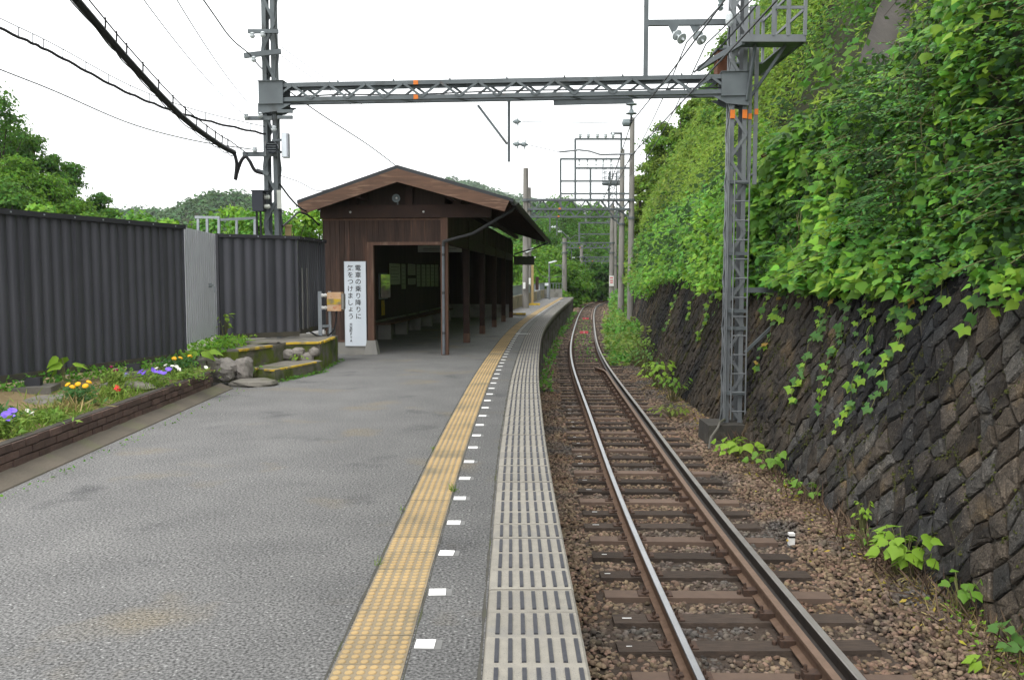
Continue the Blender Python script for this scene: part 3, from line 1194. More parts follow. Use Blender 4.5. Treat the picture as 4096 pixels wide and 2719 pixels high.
cx = lambda c: 1380 + c * .3189
cy = lambda c: 950 + c * .3189
posters = [("notice_sheet", (545, 680, 340, 600), "large pale notice sheet on the wall inside the shelter"),
           ("notice_sheet", (697, 748, 345, 655), "narrow framed panel beside the large notice sheet in the shelter"),
           ("notice_sheet", (778, 872, 345, 482), "square pale notice above a smaller one in the shelter"),
           ("notice_sheet", (778, 872, 522, 600), "small pale notice below the square one in the shelter")]
for i, (a, b_) in enumerate(((888, 934), (950, 998), (1010, 1055), (1065, 1110), (1120, 1160))):
    posters.append(("timetable_panel", (a, b_, 352, 625), "tall narrow panel on the shelter wall, number %s of the row of five" % ["one", "two", "three", "four", "five"][i]))
for nm, (a, b_, c_, d_), lab in posters:
    y0, y1 = wy_(cx(a)), wy_(cx(b_))
    z1, z0 = wz_(cx((a + b_) / 2), cy(c_)), wz_(cx((a + b_) / 2), cy(d_))
    t = thing(nm, lab, "notice", tuple(S(LW + .03, (y0 + y1) / 2, z0)), group="notices inside the shelter")
    sbox("sheet", LW + .036, LW + .042, y0, y1, z0, z1, M_PAPER, t)
    sbox("backing", LW + .02, LW + .035, y0 - .02, y1 + .02, z0 - .02, z1 + .02, M_BEAM, t)
    for k in range(5):
        zz = z1 - (z1 - z0) * (.15 + .16 * k)
        sbox("print_line", LW + .0425, LW + .0435, y0 + (y1 - y0) * .12, y0 + (y1 - y0) * (.88 - .1 * (k % 2)), zz - .012, zz, M_PATCH, t)
# mirror
y0, y1 = wy_(cx(415)), wy_(cx(515))
z1, z0 = wz_(cx(465), cy(460)), wz_(cx(465), cy(780))
t = thing("wall_mirror", "upright mirror on the shelter wall reflecting green leaves", "mirror", tuple(S(LW + .03, (y0 + y1) / 2, z0)))
sbox("frame", LW + .02, LW + .06, y0, y1, z0, z1, M_GALV, t)
MB().prism([S(LW + .075, y0 + .03, z0 + .03), S(LW + .13, y1 - .03, z0 + .03), S(LW + .13, y1 - .03, z1 - .03), S(LW + .075, y0 + .03, z1 - .03)], SEX * .004).build("glass", M_MIRR, t)
t = thing("ticket_box", "pale metal ticket box just inside the shelter door", "box", tuple(S(LW + .1, 1.9, 1.3)))
sbox("cabinet", LW + .02, LW + .16, 1.5, 2.3, 1.35, 1.95, M_PAPER, t)
sbox("lower_panel", LW + .02, LW + .08, 1.75, 2.15, .6, 1.3, M_PATCH, t)
M_YPAINT = mat("yellow_paint", (.62, .42, .03), (.52, .36, .05), scale=7, rough=.7, bump=.2, c3=(.25, .21, .12), s3=4.5, t3=(.52, .62))
t = sbox("yellow_strip", LW + .03, LW + .05, wy_(cx(443)), wy_(cx(478)), wz_(cx(460), cy(985)), wz_(cx(460), cy(795)), M_YPAINT, None)
tag(t, "narrow yellow strip on the wall below the shelter mirror", "strip")
t = thing("bench", "long low bench along the inner wall of the shelter", "bench", tuple(S(LW + .3, 10, 0)))
sbox("seat", LW + .07, LW + .48, 4.2, 15.5, .40, .45, M_POSTB, t)
for i in range(6):
    sbox("leg", LW + .1, LW + .44, 4.4 + i * 2.1, 4.6 + i * 2.1, 0.001, .399, M_CONC, t)
t = thing("hanging_sign", "wide pale sign hanging inside the shelter behind the door", "sign", tuple(S(-.7, 3.2, 2.2)))
sbox("panel", -1.18, -.08, 3.18, 3.22, 2.28, 2.44, M_PAPER, t)
for xx in (-1.0, -.3):
    sbox("hanger", xx - .01, xx + .01, 3.19, 3.21, 2.441, 3.0, M_BEAM, t)
for k in range(2):
    sbox("print_line", -1.05, -.2 - .2 * k, 3.176, 3.18, 2.36 - k * .045, 2.375 - k * .045, M_PATCH, t)
# side sign at the far end and wooden step
t = thing("platform_sign", "small dark board sticking out from the far shelter corner", "sign", tuple(S(.4, LEN + .1, 2.2)))
sbox("board", .1, .95, LEN + .1, LEN + .16, 2.18, 2.50, M_PATCH, t)
sbox("frame", .08, .97, LEN + .11, LEN + .15, 2.501, 2.53, M_BEAM, t)
sbox("arm", .0, .15, LEN + .11, LEN + .15, 2.53, 2.56, M_BEAM, t)
t = thing("step_block", "low yellow edged block beside the far shelter corner", "block", (.18, 38.2, 0))
onebox("block", (.28, 37.6, .07), (.62, .7, .14), M_CONC, t)
onebox("edge_strip", (.28, 37.235, .10), (.625, .02, .07), M_YPAINT, t)

# ---------------------------------------------------------------- metal fence on the left
M_FEN = mat("charcoal_sheet", (.062, .063, .075), (.075, .076, .088), scale=3, rough=.5, metal=.1, c3=(.10, .095, .085), s3=.9, t3=(.68, .85), stretch=(1, 1, .35), rand=.05)
M_FENT = mat("charcoal_trim", (.032, .033, .039), (.042, .042, .048), scale=5, rough=.55)
M_GATE = mat("pale_grey_sheet", (.55, .56, .60), (.49, .50, .54), scale=3, rough=.5, metal=.15)
M_FDIRT = mat("fence_bottom_rail", (.085, .075, .055), (.055, .052, .045), scale=5, rough=.9, c3=(.07, .075, .025), s3=4)
FZ1 = 2.35


def corr_fence(name, label, p0, p1, z0, z1, m, pitch=.16, depth=.045, per=5, trim=True, cat="fence"):
    """corrugated sheets from p0 to p1 (front side towards the platform)"""
    p0, p1 = Vector((*p0, 0)), Vector((*p1, 0))
    d = (p1 - p0)
    Ln = d.length
    d.normalize()
    nrm = Vector((d.y, -d.x, 0))
    if nrm.dot(-p0) < 0:
        nrm = -nrm
    root = thing(name, label, cat, ((p0.x + p1.x) / 2, (p0.y + p1.y) / 2, z0))
    nr = max(1, round(Ln / pitch))
    pitch = Ln / nr
    prof = [(0, 0), (.62, 0), (.68, -depth), (.94, -depth), (1.0, 0)]
    i = 0
    while i < nr:
        j = min(nr, i + per)
        pts = []
        for q in range(i, j):
            for u, w in (prof if q == j - 1 else prof[:-1]):
                pts.append(p0 + d * ((q + u) * pitch) + nrm * w)
        V, F = [], []
        zb = z0 + (0 if trim else 0)
        for p in pts:
            V += [(p.x, p.y, zb), (p.x, p.y, z1)]
        for q in range(len(pts) - 1):
            F.append((2 * q, 2 * q + 2, 2 * q + 3, 2 * q + 1))
        np_obj("corrugated_sheet", V, F, m, root)
        i = j
    a = math.atan2(d.y, d.x)
    mid = (p0 + p1) / 2
    if trim:
        onebox("top_cap", (mid.x + nrm.x * .0, mid.y, z1 + .03), (Ln, .075, .06), M_FENT, root, a)
        c = mid + nrm * .012
        onebox("bottom_rail", (c.x, c.y, z0 + .045), (Ln, .02, .09), M_FDIRT, root, a)
        n_ = int(Ln / .45)
        sc = MB()
        for q in range(n_):
            p = p0 + d * ((q + .5) * Ln / n_) + nrm * .038
            onebox("screw", (p.x, p.y, z1 + .03), (.018, .012, .018), M_GALV, root, a)
    return root


corr_fence("metal_fence", "long charcoal corrugated metal fence behind the flower bed", (-7.2, 4.6), (-4.80, 12.7), .46, FZ1, M_FEN)
gt = corr_fence("metal_gate", "pale grey corrugated gate between two charcoal fences", (-4.81, 12.74), (-5.03, 14.7), .66, FZ1 + .03, M_GATE, pitch=.13, depth=.034, per=14, trim=False, cat="gate")
# bolt of the gate
bp = Vector((-4.86, 14.05, 1.52))
MB().bar(bp, bp + Vector((.012, -.2, 0)), .025, .03).bar(bp + Vector((.04, -.05, -.02)), bp + Vector((.04, -.05, -.12)), .02, .02).build("bolt", M_GALV, gt)
onebox("plate", (bp.x - .01, bp.y - .1, bp.z), (.012, .13, .07), M_GALV, gt)
onebox("gate_post", (-5.06, 14.86, 1.45), (.06, .06, 1.86), M_FENT, gt)
corr_fence("metal_fence", "short charcoal fence facing the platform behind the yellow edged ledge", (-5.18, 15.12), (-3.97, 16.05), .56, FZ1, M_FEN, pitch=.19, depth=.022)
f3 = corr_fence("metal_fence", "narrow charcoal fence section ending at the shelter wall", (-3.968, 16.055), (-3.83, 17.75), .6, FZ1, M_FEN, pitch=.12, depth=.03)
for q in (.12, .55):
    onebox("scuffed_strip", (-3.925 + .07 * q, 16.1 + q * .55, 1.25), (.012, .07, 1.15), M_PATCH, f3)

# ---------------------------------------------------------------- brick flower bed, ledge and steps
M_BRICK = mat("brown_brick", (.125, .080, .064), (.088, .058, .048), scale=9, rough=.85, bump=.4, bscale=70, rand=.25, c3=(.10, .098, .035), s3=2.2, t3=(.62, .75))
M_MORT = mat("brick_mortar", (.075, .065, .055), (.05, .045, .04), scale=9, rough=1)
M_APRON = mat("mortar_apron", (.135, .115, .090), (.10, .088, .07), scale=2.5, rough=.95, bump=.3, bscale=40, c3=(.12, .12, .07), s3=2)
M_BEDS = mat("bed_soil", (.20, .145, .075), (.26, .20, .11), scale=9, rough=1, bump=.9, bscale=40, c3=(.12, .10, .05), s3=2)
P0, P1 = Vector((-4.02, 4.4, 0)), Vector((-4.32, 12.45, 0))
pd = (P1 - P0).normalized()
pn = Vector((pd.y, -pd.x, 0))           # towards the platform
PA = math.atan2(pd.y, pd.x)
planter = thing("brick_planter", "low dark brown brick edging of the flower bed", "planter", tuple(P0.lerp(P1, .6)))
PL = (P1 - P0).length
m_ = P0.lerp(P1, .5) - pn * .063
onebox("mortar_core", (m_.x, m_.y, .145), (PL - .01, .085, .29), M_MORT, planter, PA)
BL, BH = .21, .072
bk = MB()
hx, hy, hz, cbv = BL / 2 - .0065, .05, BH / 2 - .006, .006
bk.box((0, 0, 0), (2 * hx, 2 * hy, 2 * hz))
bk = bk.build("tmp", M_BRICK)
BKM = bk.data
BKM.name = "brick"
bpy.data.objects.remove(bk)
for c in range(4):
    n_ = int(PL / BL)
    for i in range(n_):
        s = (i + (.5 if c % 2 else 0)) * BL + BL / 2
        if s > PL - .08:
            continue
        p = P0 + pd * s - pn * (.052 - rb.uniform(0, .012))
        inst("brick", BKM, (p.x, p.y, .006 + c * BH + rb.uniform(-.002, .002)), PA + rb.uniform(-.01, .01), planter)
e_ = P1 - pn * .16
for c in range(4):
    for i in range(3):
        p = P1 - pn * (.16 + i * .21) - pd * .05
        inst("brick", BKM, (p.x, p.y, .006 + c * BH), PA + math.pi / 2, planter)
# sloping mortar apron
q0, q1 = P0 + pn * .0, P1 + pn * .0 + pd * .35
MB().prism([P0 + pn * .002 + Vector((0, 0, .0)), P0 + pn * .19, P0 + pn * .185 + Vector((0, 0, .012)), P0 + pn * .002 + Vector((0, 0, .085))], pd * (PL + .28)).build("mortar_apron", M_APRON, planter)
# soil bed (uneven)
V, F = [], []
ni, nj = 46, 12
for i in range(ni):
    y = 4.0 + (13.6 - 4.0) * i / (ni - 1)
    tt = (y - P0.y) / (P1.y - P0.y)
    xr = P0.x + (P1.x - P0.x) * tt - .10
    xl = -7.25 + (y - 4.6) * (2.4 / 8.1)
    for j in range(nj):
        x = xr + (xl - .2 - xr) * j / (nj - 1)
        z = .262 + .16 * (j / (nj - 1)) + .03 * mnoise.noise((x * 2.2, y * 2.2, 0)) + .012 * mnoise.noise((x * 9, y * 9, 3))
        if y > 12.5:
            z -= .0
        V.append((x, y, z))
for i in range(ni - 1):
    for j in range(nj - 1):
        F.append((i * nj + j, i * nj + j + 1, (i + 1) * nj + j + 1, (i + 1) * nj + j))
fb = np_obj("flower_bed", V, F, M_BEDS, None, True)
tag(fb, "strip of sandy soil between the brick edging and the charcoal fence", "flower bed", kind='structure')


def rock(mb, c, s, seed, n1=9, n2=6, flat=.5):
    r = random.Random(seed)
    vs, fs = [], []
    for i in range(n2 + 1):
        th = math.pi * i / n2
        for j in range(n1):
            ph = 2 * math.pi * j / n1
            d = Vector((math.sin(th) * math.cos(ph), math.sin(th) * math.sin(ph), math.cos(th)))
            k = 1 + .22 * mnoise.noise(d * 1.7 + Vector((seed * 3.1, 0, 0))) + r.uniform(-.025, .025)
            # squarish
            k *= 1.0 / max(abs(d.x), abs(d.y), abs(d.z)) ** .3
            k *= 1 + .10 * mnoise.noise(d * 3.9 + Vector((0, seed * 1.7, 0)))
            vs.append((c[0] + d.x * s[0] * k, c[1] + d.y * s[1] * k, c[2] + d.z * s[2] * k))
    for i in range(n2):
        for j in range(n1):
            j2 = (j + 1) % n1
            fs.append((i * n1 + j, (i + 1) * n1 + j, (i + 1) * n1 + j2, i * n1 + j2))
    mb.add(vs, fs)
    return mb


M_ROCK = mat("pale_rock", (.29, .265, .24), (.19, .175, .16), scale=6, rough=.9, bump=.8, bscale=26, c3=(.13, .12, .08), s3=4)
for i, (c, s, lab) in enumerate((((-4.72, 13.0, .30), (.34, .24, .16), "flat pale rock behind the end of the brick edging"),
                                 ((-4.42, 13.15, .24), (.19, .24, .17), "upright pinkish rock at the end of the brick edging"),
                                 ((-4.17, 13.35, .22), (.13, .2, .18), "narrow upright rock beside the yellow edged ledge"),
                                 ((-5.15, 12.65, .36), (.32, .3, .17), "grey rock in the weeds near the gate"))):
    rock(MB(), c, s, 5 + i, 18, 13).build("rock", M_ROCK, None, lab, "rock", "rocks by the flower bed")
# flat stones of the bed
for i, (x, y, sx, sy) in enumerate(((-4.95, 7.6, .75, .5), (-4.95, 9.3, .6, .55), (-4.75, 10.5, .6, .5), (-4.9, 11.5, .45, .45))):
    rock(MB(), (x, y, .30), (sx * .6, sy * .6, .07), 30 + i, 12, 6).build("flat_stone", M_LEDGE, None, ["large flat grey stone beside the blue petunias", "flat grey stone behind the red flower", "flat grey stone near the middle fence foot", "small flat stone below the grey gate"][i], "stone", "flat stones in the flower bed")
for i, (x, y) in enumerate(((-5.42, 9.75), (-4.98, 11.35), (-4.78, 12.85))):
    t = thing("fence_footing", ["concrete pad under the middle of the long fence", "concrete pad under the long fence behind the marigolds", "concrete pad under the fence beside the gate"][i], "footing", (x, y, .3), group="fence footings")
    onebox("pad", (x, y, .36), (.42, .42, .12), M_CONCD, t, .25)
    onebox("stub", (x - .02, y, .45), (.16, .12, .12), M_FENT, t, .25)

# raised ledge and steps in front of the short fence
ledge = thing("stone_ledge", "mossy raised ledge with yellow painted rim in front of the short fence", "ledge", (-4.4, 15, 0))
top = [(-5.6, 13.3), (-4.32, 13.55), (-4.05, 14.55), (-3.98, 15.1), (-3.40, 15.2), (-3.42, 16.9), (-3.98, 17.6), (-5.9, 17.2)]
MB().prism([(x, y, -.02) for x, y in top], (0, 0, .50)).build("ledge_body", M_MOSSC, ledge)
cap = [(x, y) for x, y in top]
MB().prism([(x, y, .4805) for x, y in cap], (0, 0, .03)).build("ledge_top", M_LEDGE, ledge)


def rim(p0, p1, z, w=.07, h=.035, parent=ledge, seed=0):
    r = random.Random(seed)
    p0, p1 = Vector((*p0, z)), Vector((*p1, z))
    L = (p1 - p0).length
    k = max(2, int(L / .16))
    pieces = MB()
    for i in range(k):
        if r.random() < .08:
            continue
        a, b = p0.lerp(p1, i / k), p0.lerp(p1, (i + 1.02) / k)
        pieces.bar(a + Vector((r.uniform(-.008, .008), 0, r.uniform(-.006, .004))), b + Vector((r.uniform(-.008, .008), 0, r.uniform(-.006, .004))), w * r.uniform(.75, 1.1), h)
    pieces.build("yellow_rim", M_YPAINT, parent)


rim((-4.32, 13.57), (-4.06, 14.5), .497, seed=1)
rim((-3.97, 15.09), (-3.42, 15.19), .497, .075, seed=2)
rim((-3.41, 15.2), (-3.42, 16.5), .497, .075, seed=3)
for i, (x, y, z, s) in enumerate(((-3.93, 15.06, .30, .13), (-3.75, 15.09, .33, .12), (-3.62, 15.1, .22, .14), (-3.8, 15.08, .13, .13), (-3.48, 15.12, .34, .10))):
    rock(MB(), (x, y, z), (s, .09, s * .8), 60 + i, 9, 6).build("stone", M_ROCK, ledge)
st = thing("stone_step", "low mossy step with yellow rim below the raised ledge", "step", (-3.7, 14.3, 0))
step = [(-4.22, 13.75), (-3.72, 13.45), (-3.30, 14.95), (-3.42, 15.1), (-3.95, 15.05), (-4.03, 14.55)]
MB().prism([(x, y, -.02) for x, y in step], (0, 0, .21)).build("step_body", M_MOSSC, st)
MB().prism([(x, y, .1905) for x, y in step], (0, 0, .012)).build("step_top", M_LEDGE, st)
rim((-3.74, 13.46), (-3.32, 14.9), .195, .05, .025, st, 4)
rim((-4.2, 13.72), (-3.76, 13.47), .195, .05, .025, st, 5)
rock(MB(), (-3.95, 13.15, .03), (.36, .30, .075), 71, 12, 6).build("flat_stone", M_LEDGE, None, "broad flat stone at the foot of the low yellow step", "stone", "flat stones in the flower bed")
rock(MB(), (-4.35, 14.9, .53), (.35, .3, .03), 72, 11, 6).build("flat_stone", M_LEDGE, None, "thin flat slab lying on the raised ledge", "stone", "flat stones in the flower bed")
MB().box((-3.63, 17.3, .30), (.12, .5, .64), .1).build("stub_wall", M_CONCD, ledge)

# equipment box on two steel channels
M_ORG = mat("faded_orange_box", (.58, .30, .14), (.62, .50, .36), scale=5, rough=.6, c3=(.5, .1, .04), s3=7, t3=(.6, .72))
t = thing("equipment_box", "weathered orange and cream box on two steel posts beside the shelter", "box", (-3.6, 16.9, 0))
onebox("post", (-3.74, 16.8, .69), (.07, .035, 1.38), M_GALV, t)
onebox("post", (-3.58, 16.95, .69), (.05, .035, 1.38), M_GALV, t)
onebox("crossbar", (-3.66, 16.875, .70), (.20, .02, .05), M_GALV, t, .7)
onebox("case", (-3.45, 16.85, 1.18), (.27, .24, .36), M_ORG, t)
onebox("yellow_band", (-3.45, 16.728, 1.18), (.272, .008, .11), M_YPAINT, t)
onebox("end_cover", (-3.295, 16.85, 1.18), (.05, .2, .30), M_CONC, t)
for zz in (1.06, 1.30):
    MB().lathe((-3.71, 16.8, zz), (1, 0, 0), [(0, .035), (.03, .04), (.035, .03), (.06, .03), (.065, .04), (.09, .04), (.095, .03), (.125, .03)], 10).build("insulator", M_WHITE, t)
M_CABLE = mat("black_cable", (.018, .018, .02), rough=.6)
MB().tube([(-3.42, 16.8, 1.0), (-3.43, 16.8, .8), (-3.47, 16.78, .62), (-3.6, 16.75, .50), (-3.8, 16.75, .52), (-3.95, 16.8, .6)], .017, 6).build("cable", M_CABLE, t)
# ---------------------------------------------------------------- overhead line structures
M_STL = mat("grey_painted_steel", (.135, .155, .165), (.105, .12, .128), scale=3, rough=.6, metal=.15, c3=(.075, .078, .075), s3=2.2, t3=(.6, .75), c4=(.12, .075, .05), s4=3.0, t4=(.72, .82))
M_STLL = mat("pale_grey_steel", (.20, .215, .225), (.155, .168, .177), scale=3, rough=.55, metal=.2, c3=(.17, .13, .10), s3=2.6, t3=(.66, .8))
M_ORB = mat("orange_band", (.72, .20, .03), (.62, .17, .03), scale=9, rough=.6)
M_INS = mat("porcelain", (.62, .66, .68), (.52, .56, .58), scale=9, rough=.25)
M_INSG = mat("grey_porcelain", (.26, .31, .32), (.22, .26, .27), scale=9, rough=.35)
M_RUST = mat("rusty_steel", (.17, .07, .038), (.12, .052, .032), scale=9, rough=.9, bump=.3)
M_BOXG = mat("pale_box", (.36, .38, .42), rough=.5)
M_BOXD = mat("black_cabinet", (.022, .026, .036), (.03, .034, .044), scale=4, rough=.45)
M_POLE = mat("concrete_pole", (.27, .255, .235), (.21, .20, .185), scale=2.2, rough=.9, bump=.2, bscale=30, stretch=(2, 2, .4), c3=(.13, .12, .11), s3=1.8)
M_WIRE = mat("wire", (.035, .038, .04), rough=.5, metal=.5)
M_WIREL = mat("thin_wire", (.09, .11, .12), rough=.5, metal=.2)
K_PX = 4096 / 2362.0


def W(px, py, Y):
    """world point at distance Y for a spot measured on the 2362 px wide view"""
    u, v = (px * K_PX - 2048) / 3450.0, (py * K_PX - 1359.5) / 3450.0
    d = Vector((u, math.cos(PITCH) - v * math.sin(PITCH), -math.sin(PITCH) - v * math.cos(PITCH)))
    return Vector((0, 0, CAM_Z)) + d * (Y / d.y)


def lattice_column(name, c, z0, z1, wx, wyd, wx1, wy1, parent, m=M_STL, leg=.075, step=.42, label=None):
    """four angle legs with flat diagonal braces, each brace a piece of its own"""
    def cor(t, sx, sy):
        return Vector((c[0] + sx * (wx + (wx1 - wx) * t) / 2, c[1] + sy * (wyd + (wy1 - wyd) * t) / 2, z0 + (z1 - z0) * t))
    mb = MB()
    for sx in (-1, 1):
        for sy in (-1, 1):
            a, b = cor(0, sx, sy), cor(1, sx, sy)
            ox, oy = Vector((-sx * leg / 2, 0, 0)), Vector((0, -sy * leg / 2, 0))
            mb.bar(a + ox, b + ox, leg, .009, up=(0, 1, 0))
            mb.bar(a + oy + Vector((sx * .001, 0, 0)), b + oy + Vector((sx * .001, 0, 0)), .009, leg, up=(0, 1, 0))
    col = mb.build(name, m, parent)
    if label:
        col['label'] = label
    n = int((z1 - z0) / step)
    for i in range(n):
        t0, t1 = i / n, (i + 1) / n
        for f in range(4):
            if f < 2:
                sy = -1 if f == 0 else 1
                a, b = (cor(t0, -1, sy), cor(t1, 1, sy)) if (i + f) % 2 else (cor(t0, 1, sy), cor(t1, -1, sy))
                o = Vector((0, sy * .014, 0))
                onebar("brace", a + o, b + o, .008, .05, m, col, up=(0, 0, 1)) if False else MB().bar(a + o, b + o, .05, .008, up=(0, sy, 0)).build("brace", m, col)
            else:
                sx = -1 if f == 2 else 1
                a, b = (cor(t0, sx, -1), cor(t1, sx, 1)) if (i + f) % 2 else (cor(t0, sx, 1), cor(t1, sx, -1))
                o = Vector((sx * .014, 0, 0))
                MB().bar(a + o, b + o, .05, .008, up=(sx, 0, 0)).build("brace", m, col)
    return col


def insulator(p, d, parent, n=2, r=.09, m1=M_INSG, name="insulator", gap=.13, kind=1):
    """string of disc insulators starting at p along d"""
    prof = [(0, .02)]
    t = .03
    for i in range(n):
        prof += [(t, .022), (t + .01, .04), (t + .055, .045), (t + .065, r), (t + .08, r), (t + .085, .03), (t + .10, .022)]
        t += gap
    prof += [(t, .018)]
    return MB().lathe(p, d, prof, 12).build(name, m1, parent, smooth=False)


GA = thing("overhead_line_gantry", "grey steel lattice gantry spanning the track and platform in front of the shelter", "gantry", (-.3, 16, -1.0))
RC, LC = Vector((4.0, 15.62, 0)), Vector((-4.49, 16.35, 0))
blk = MB().box((3.88, 15.55, -1.22), (.82, .8, .50), 0, taper=.95).build("concrete_footing", mat("dark_footing", (.06, .055, .047), (.04, .038, .033), scale=6, rough=.95, bump=.5, bscale=30, c3=(.10, .095, .08), s3=3), GA)
rcol = lattice_column("column", RC, -.975, 7.6, .31, .29, .28, .26, GA, M_STLL, label="pale grey lattice column standing by the stone wall")
lcol = lattice_column("column", LC, .0, 7.9, .27, .25, .22, .21, GA, step=.52, label="grey lattice column standing behind the charcoal fence")
onebox("footing", (LC.x, LC.y, -.01), (.7, .7, .1), M_CONCD, GA)
# beam
bd = (RC - LC)
bd.z = 0
bd.normalize()
bnrm = Vector((bd.y, -bd.x, 0))
BZ0, BZ1 = 4.88, 5.21
A0, A1 = LC + bd * .12, RC - bd * .13
beam = MB()
for s in (-1, 1):
    for z in (BZ0, BZ1):
        o = bnrm * (s * .17)
        sgn = 1 if z == BZ0 else -1
        beam.bar(A0 + o + Vector((0, 0, z + sgn * .035)), A1 + o + Vector((0, 0, z + sgn * .035)), .009, .075)
        beam.bar(A0 + o * .8 + Vector((0, 0, z)), A1 + o * .8 + Vector((0, 0, z)), .07, .009)
beam = beam.build("beam", M_STL, GA)
nb = 24
BLn = (A1 - A0).length
for s in (-1, 1):
    o = bnrm * (s * .182)
    for i in range(nb):
        ph = 0 if s > 0 else .5
        t0, t1 = (i + ph * 1.0) / nb, (i + 1 + ph * 1.0) / nb
        if t1 > 1:
            continue
        z0, z1 = (BZ1 - .04, BZ0 + .04) if i % 2 else (BZ0 + .04, BZ1 - .04)
        a, b = A0.lerp(A1, t0) + o + Vector((0, 0, z0)), A0.lerp(A1, t1) + o + Vector((0, 0, z1))
        MB().bar(a, b, .042, .009, up=tuple(bnrm)).build("brace", M_STL, beam)
for i in range(0, nb, 3):
    t0 = (i + .5) / nb
    a = A0.lerp(A1, t0)
    onebar("tie_plate", a + bnrm * .165 + Vector((0, 0, BZ1 - .004)), a + bd * .3 - bnrm * .165 + Vector((0, 0, BZ1 - .004)), .045, .008, M_STL, beam)
    onebar("tie_plate", a + bnrm * .165 + Vector((0, 0, BZ0 + .016)), a + bd * .3 - bnrm * .165 + Vector((0, 0, BZ0 + .016)), .045, .008, M_STL, beam)
    b = A0.lerp(A1, (i + .5) / nb) + bnrm * .17
    MB().lathe(b + Vector((0, 0, BZ1 + .005)), (0, 0, 1), [(0, .016), (.02, .016), (.035, .006)], 6).build("bolt", M_STL, beam)
# end boxes and haunches
for c, sg in ((LC, 1), (RC, -1)):
    g = MB()
    for s in (-1, 1):
        g.bar(c - bd * (.16 * sg) + bnrm * (s * .20) + Vector((0, 0, 5.045)), c + bd * (.30 * sg) + bnrm * (s * .20) + Vector((0, 0, 5.045)), .01, .40)
    for z in (4.835, 5.25):
        g.bar(c - bd * (.17 * sg) + Vector((0, 0, z)), c + bd * (.31 * sg) + Vector((0, 0, z)), .46, .012)
    g.build("gusset_box", M_STL, beam)
    for s in (-1, 1):
        o = bnrm * (s * .19)
        MB().prism([c - bd * (.18 * sg) + o + Vector((0, 0, 4.829)), c + bd * (.45 * sg) + o + Vector((0, 0, 4.829)), c + bd * (.20 * sg) + o + Vector((0, 0, 4.70)), c - bd * (.18 * sg) + o + Vector((0, 0, 4.66))], bnrm * .01).build("haunch_plate", M_STL, beam)
# orange bands
p = W(958, 205, 16.1)
t0 = (p.x - A0.x) / (A1.x - A0.x)
a = A0.lerp(A1, t0)
for z in (BZ0 + .035, BZ1 - .035):
    onebar("orange_band", a + bnrm * .178 + Vector((0, 0, z)), a + bd * .085 + bnrm * .178 + Vector((0, 0, z)), .012, .078, M_ORB, beam)
for sx in (-1, 1):
    onebox("orange_band", (RC.x + sx * .108, RC.y - .156, 4.52), (.085, .012, .15), M_ORB, rcol)
# power cable lying along the beam
MB().tube([A0 + Vector((0, 0, 4.99)), A0.lerp(A1, .15) + Vector((0, 0, 5.02)), A0.lerp(A1, .3) + Vector((0, 0, 4.99)), A0.lerp(A1, .45) + Vector((0, 0, 5.02)), A0.lerp(A1, .6) + Vector((0, 0, 5.03)), A0.lerp(A1, .8) + Vector((0, 0, 5.01)), A1 + Vector((0, 0, 5.02))], .014, 5).build("beam_cable", M_WIRE, beam)

# hanging bracket over the platform
hb = W(1174, 240, 16.0)
HX, HY = hb.x, hb.y
ha = MB().box((HX, HY, 4.31), (.055, .055, 1.10)).build("hanger_post", M_STL, GA)
onebar("hanger_brace", W(1102, 243, 16.05), W(1170, 333, 15.98), .045, .012, M_STL, GA, up=(0, 1, 0))
cw = RAILL.pt(15.7, .60)
CW_Z, MS_Z = 3.83, 4.42
i1 = W(1182, 281, 16.0)
insulator(i1, (1, 0, 0), GA, 1)
i2 = W(1182, 332, 16.0)
insulator(i2, (1, -.02, -.06), GA, 2)
MB().tube([i1 + Vector((.17, 0, 0)), Vector((cw.x - .08, 15.8, MS_Z - .0))], .006, 4).build("cross_wire", M_WIRE, GA)
arm = [i2 + Vector((.30, 0, -.02)), W(1290, 351, 15.9), W(1310, 349, 15.9), W(1335, 346, 15.85), W(1360, 349, 15.8), W(1385, 357, 15.75), Vector((cw.x + .05, 15.7, CW_Z + .03))]
MB().tube(arm[:2], .006, 4).build("cross_wire", M_WIRE, GA)
MB().tube(arm[1:], .017, 6).build("pull_off_arm", M_STLL, GA)
# suspension channel and insulator of the messenger wire
onebar("suspension_channel", W(1277, 238, 15.85), W(1458, 234, 15.7), .06, .075, M_STL, GA)
insulator(Vector((cw.x, 15.72, 4.84)), (0, 0, -1), GA, 2, .10, gap=.16)
MB().lathe((cw.x - .16, 15.75, MS_Z), (1, 0, 0), [(0, .03), (.02, .07), (.13, .07), (.15, .03)], 10).build("insulator", M_INSG, GA)
onebar("clamp", (cw.x, 15.72, 4.40), (cw.x, 15.72, 4.52), .03, .05, M_WIRE, GA)
# upper arm for the feeders
px_ = W(1489, 180, 15.75)
onebox("upper_post", (px_.x, 15.75, 6.45), (.075, .075, 2.5), M_STL, GA)
az = W(1580, 52, 15.7).z
onebar("upper_arm", (px_.x, 15.75, az), (RC.x, 15.68, az), .075, .10, M_STL, GA)
FD = []
for q, (ax, ex, ey) in enumerate(((1556, 1584, 98), (1606, 1628, 103))):
    p = W(ax, 65, 15.6)
    MB().prism([(p.x - .10, 15.69, az - .05), (p.x + .10, 15.69, az - .05), (p.x + .02, 15.69, az - .20), (p.x - .02, 15.69, az - .20)], (0, .012, 0)).build("hanger_plate", M_STL, GA)
    s0 = Vector((p.x, 15.69, az - .18))
    e0 = W(ex, ey, 15.45)
    insulator(s0, e0 - s0, GA, 2, .10, M_INS, gap=.14)
    FD.append(e0)

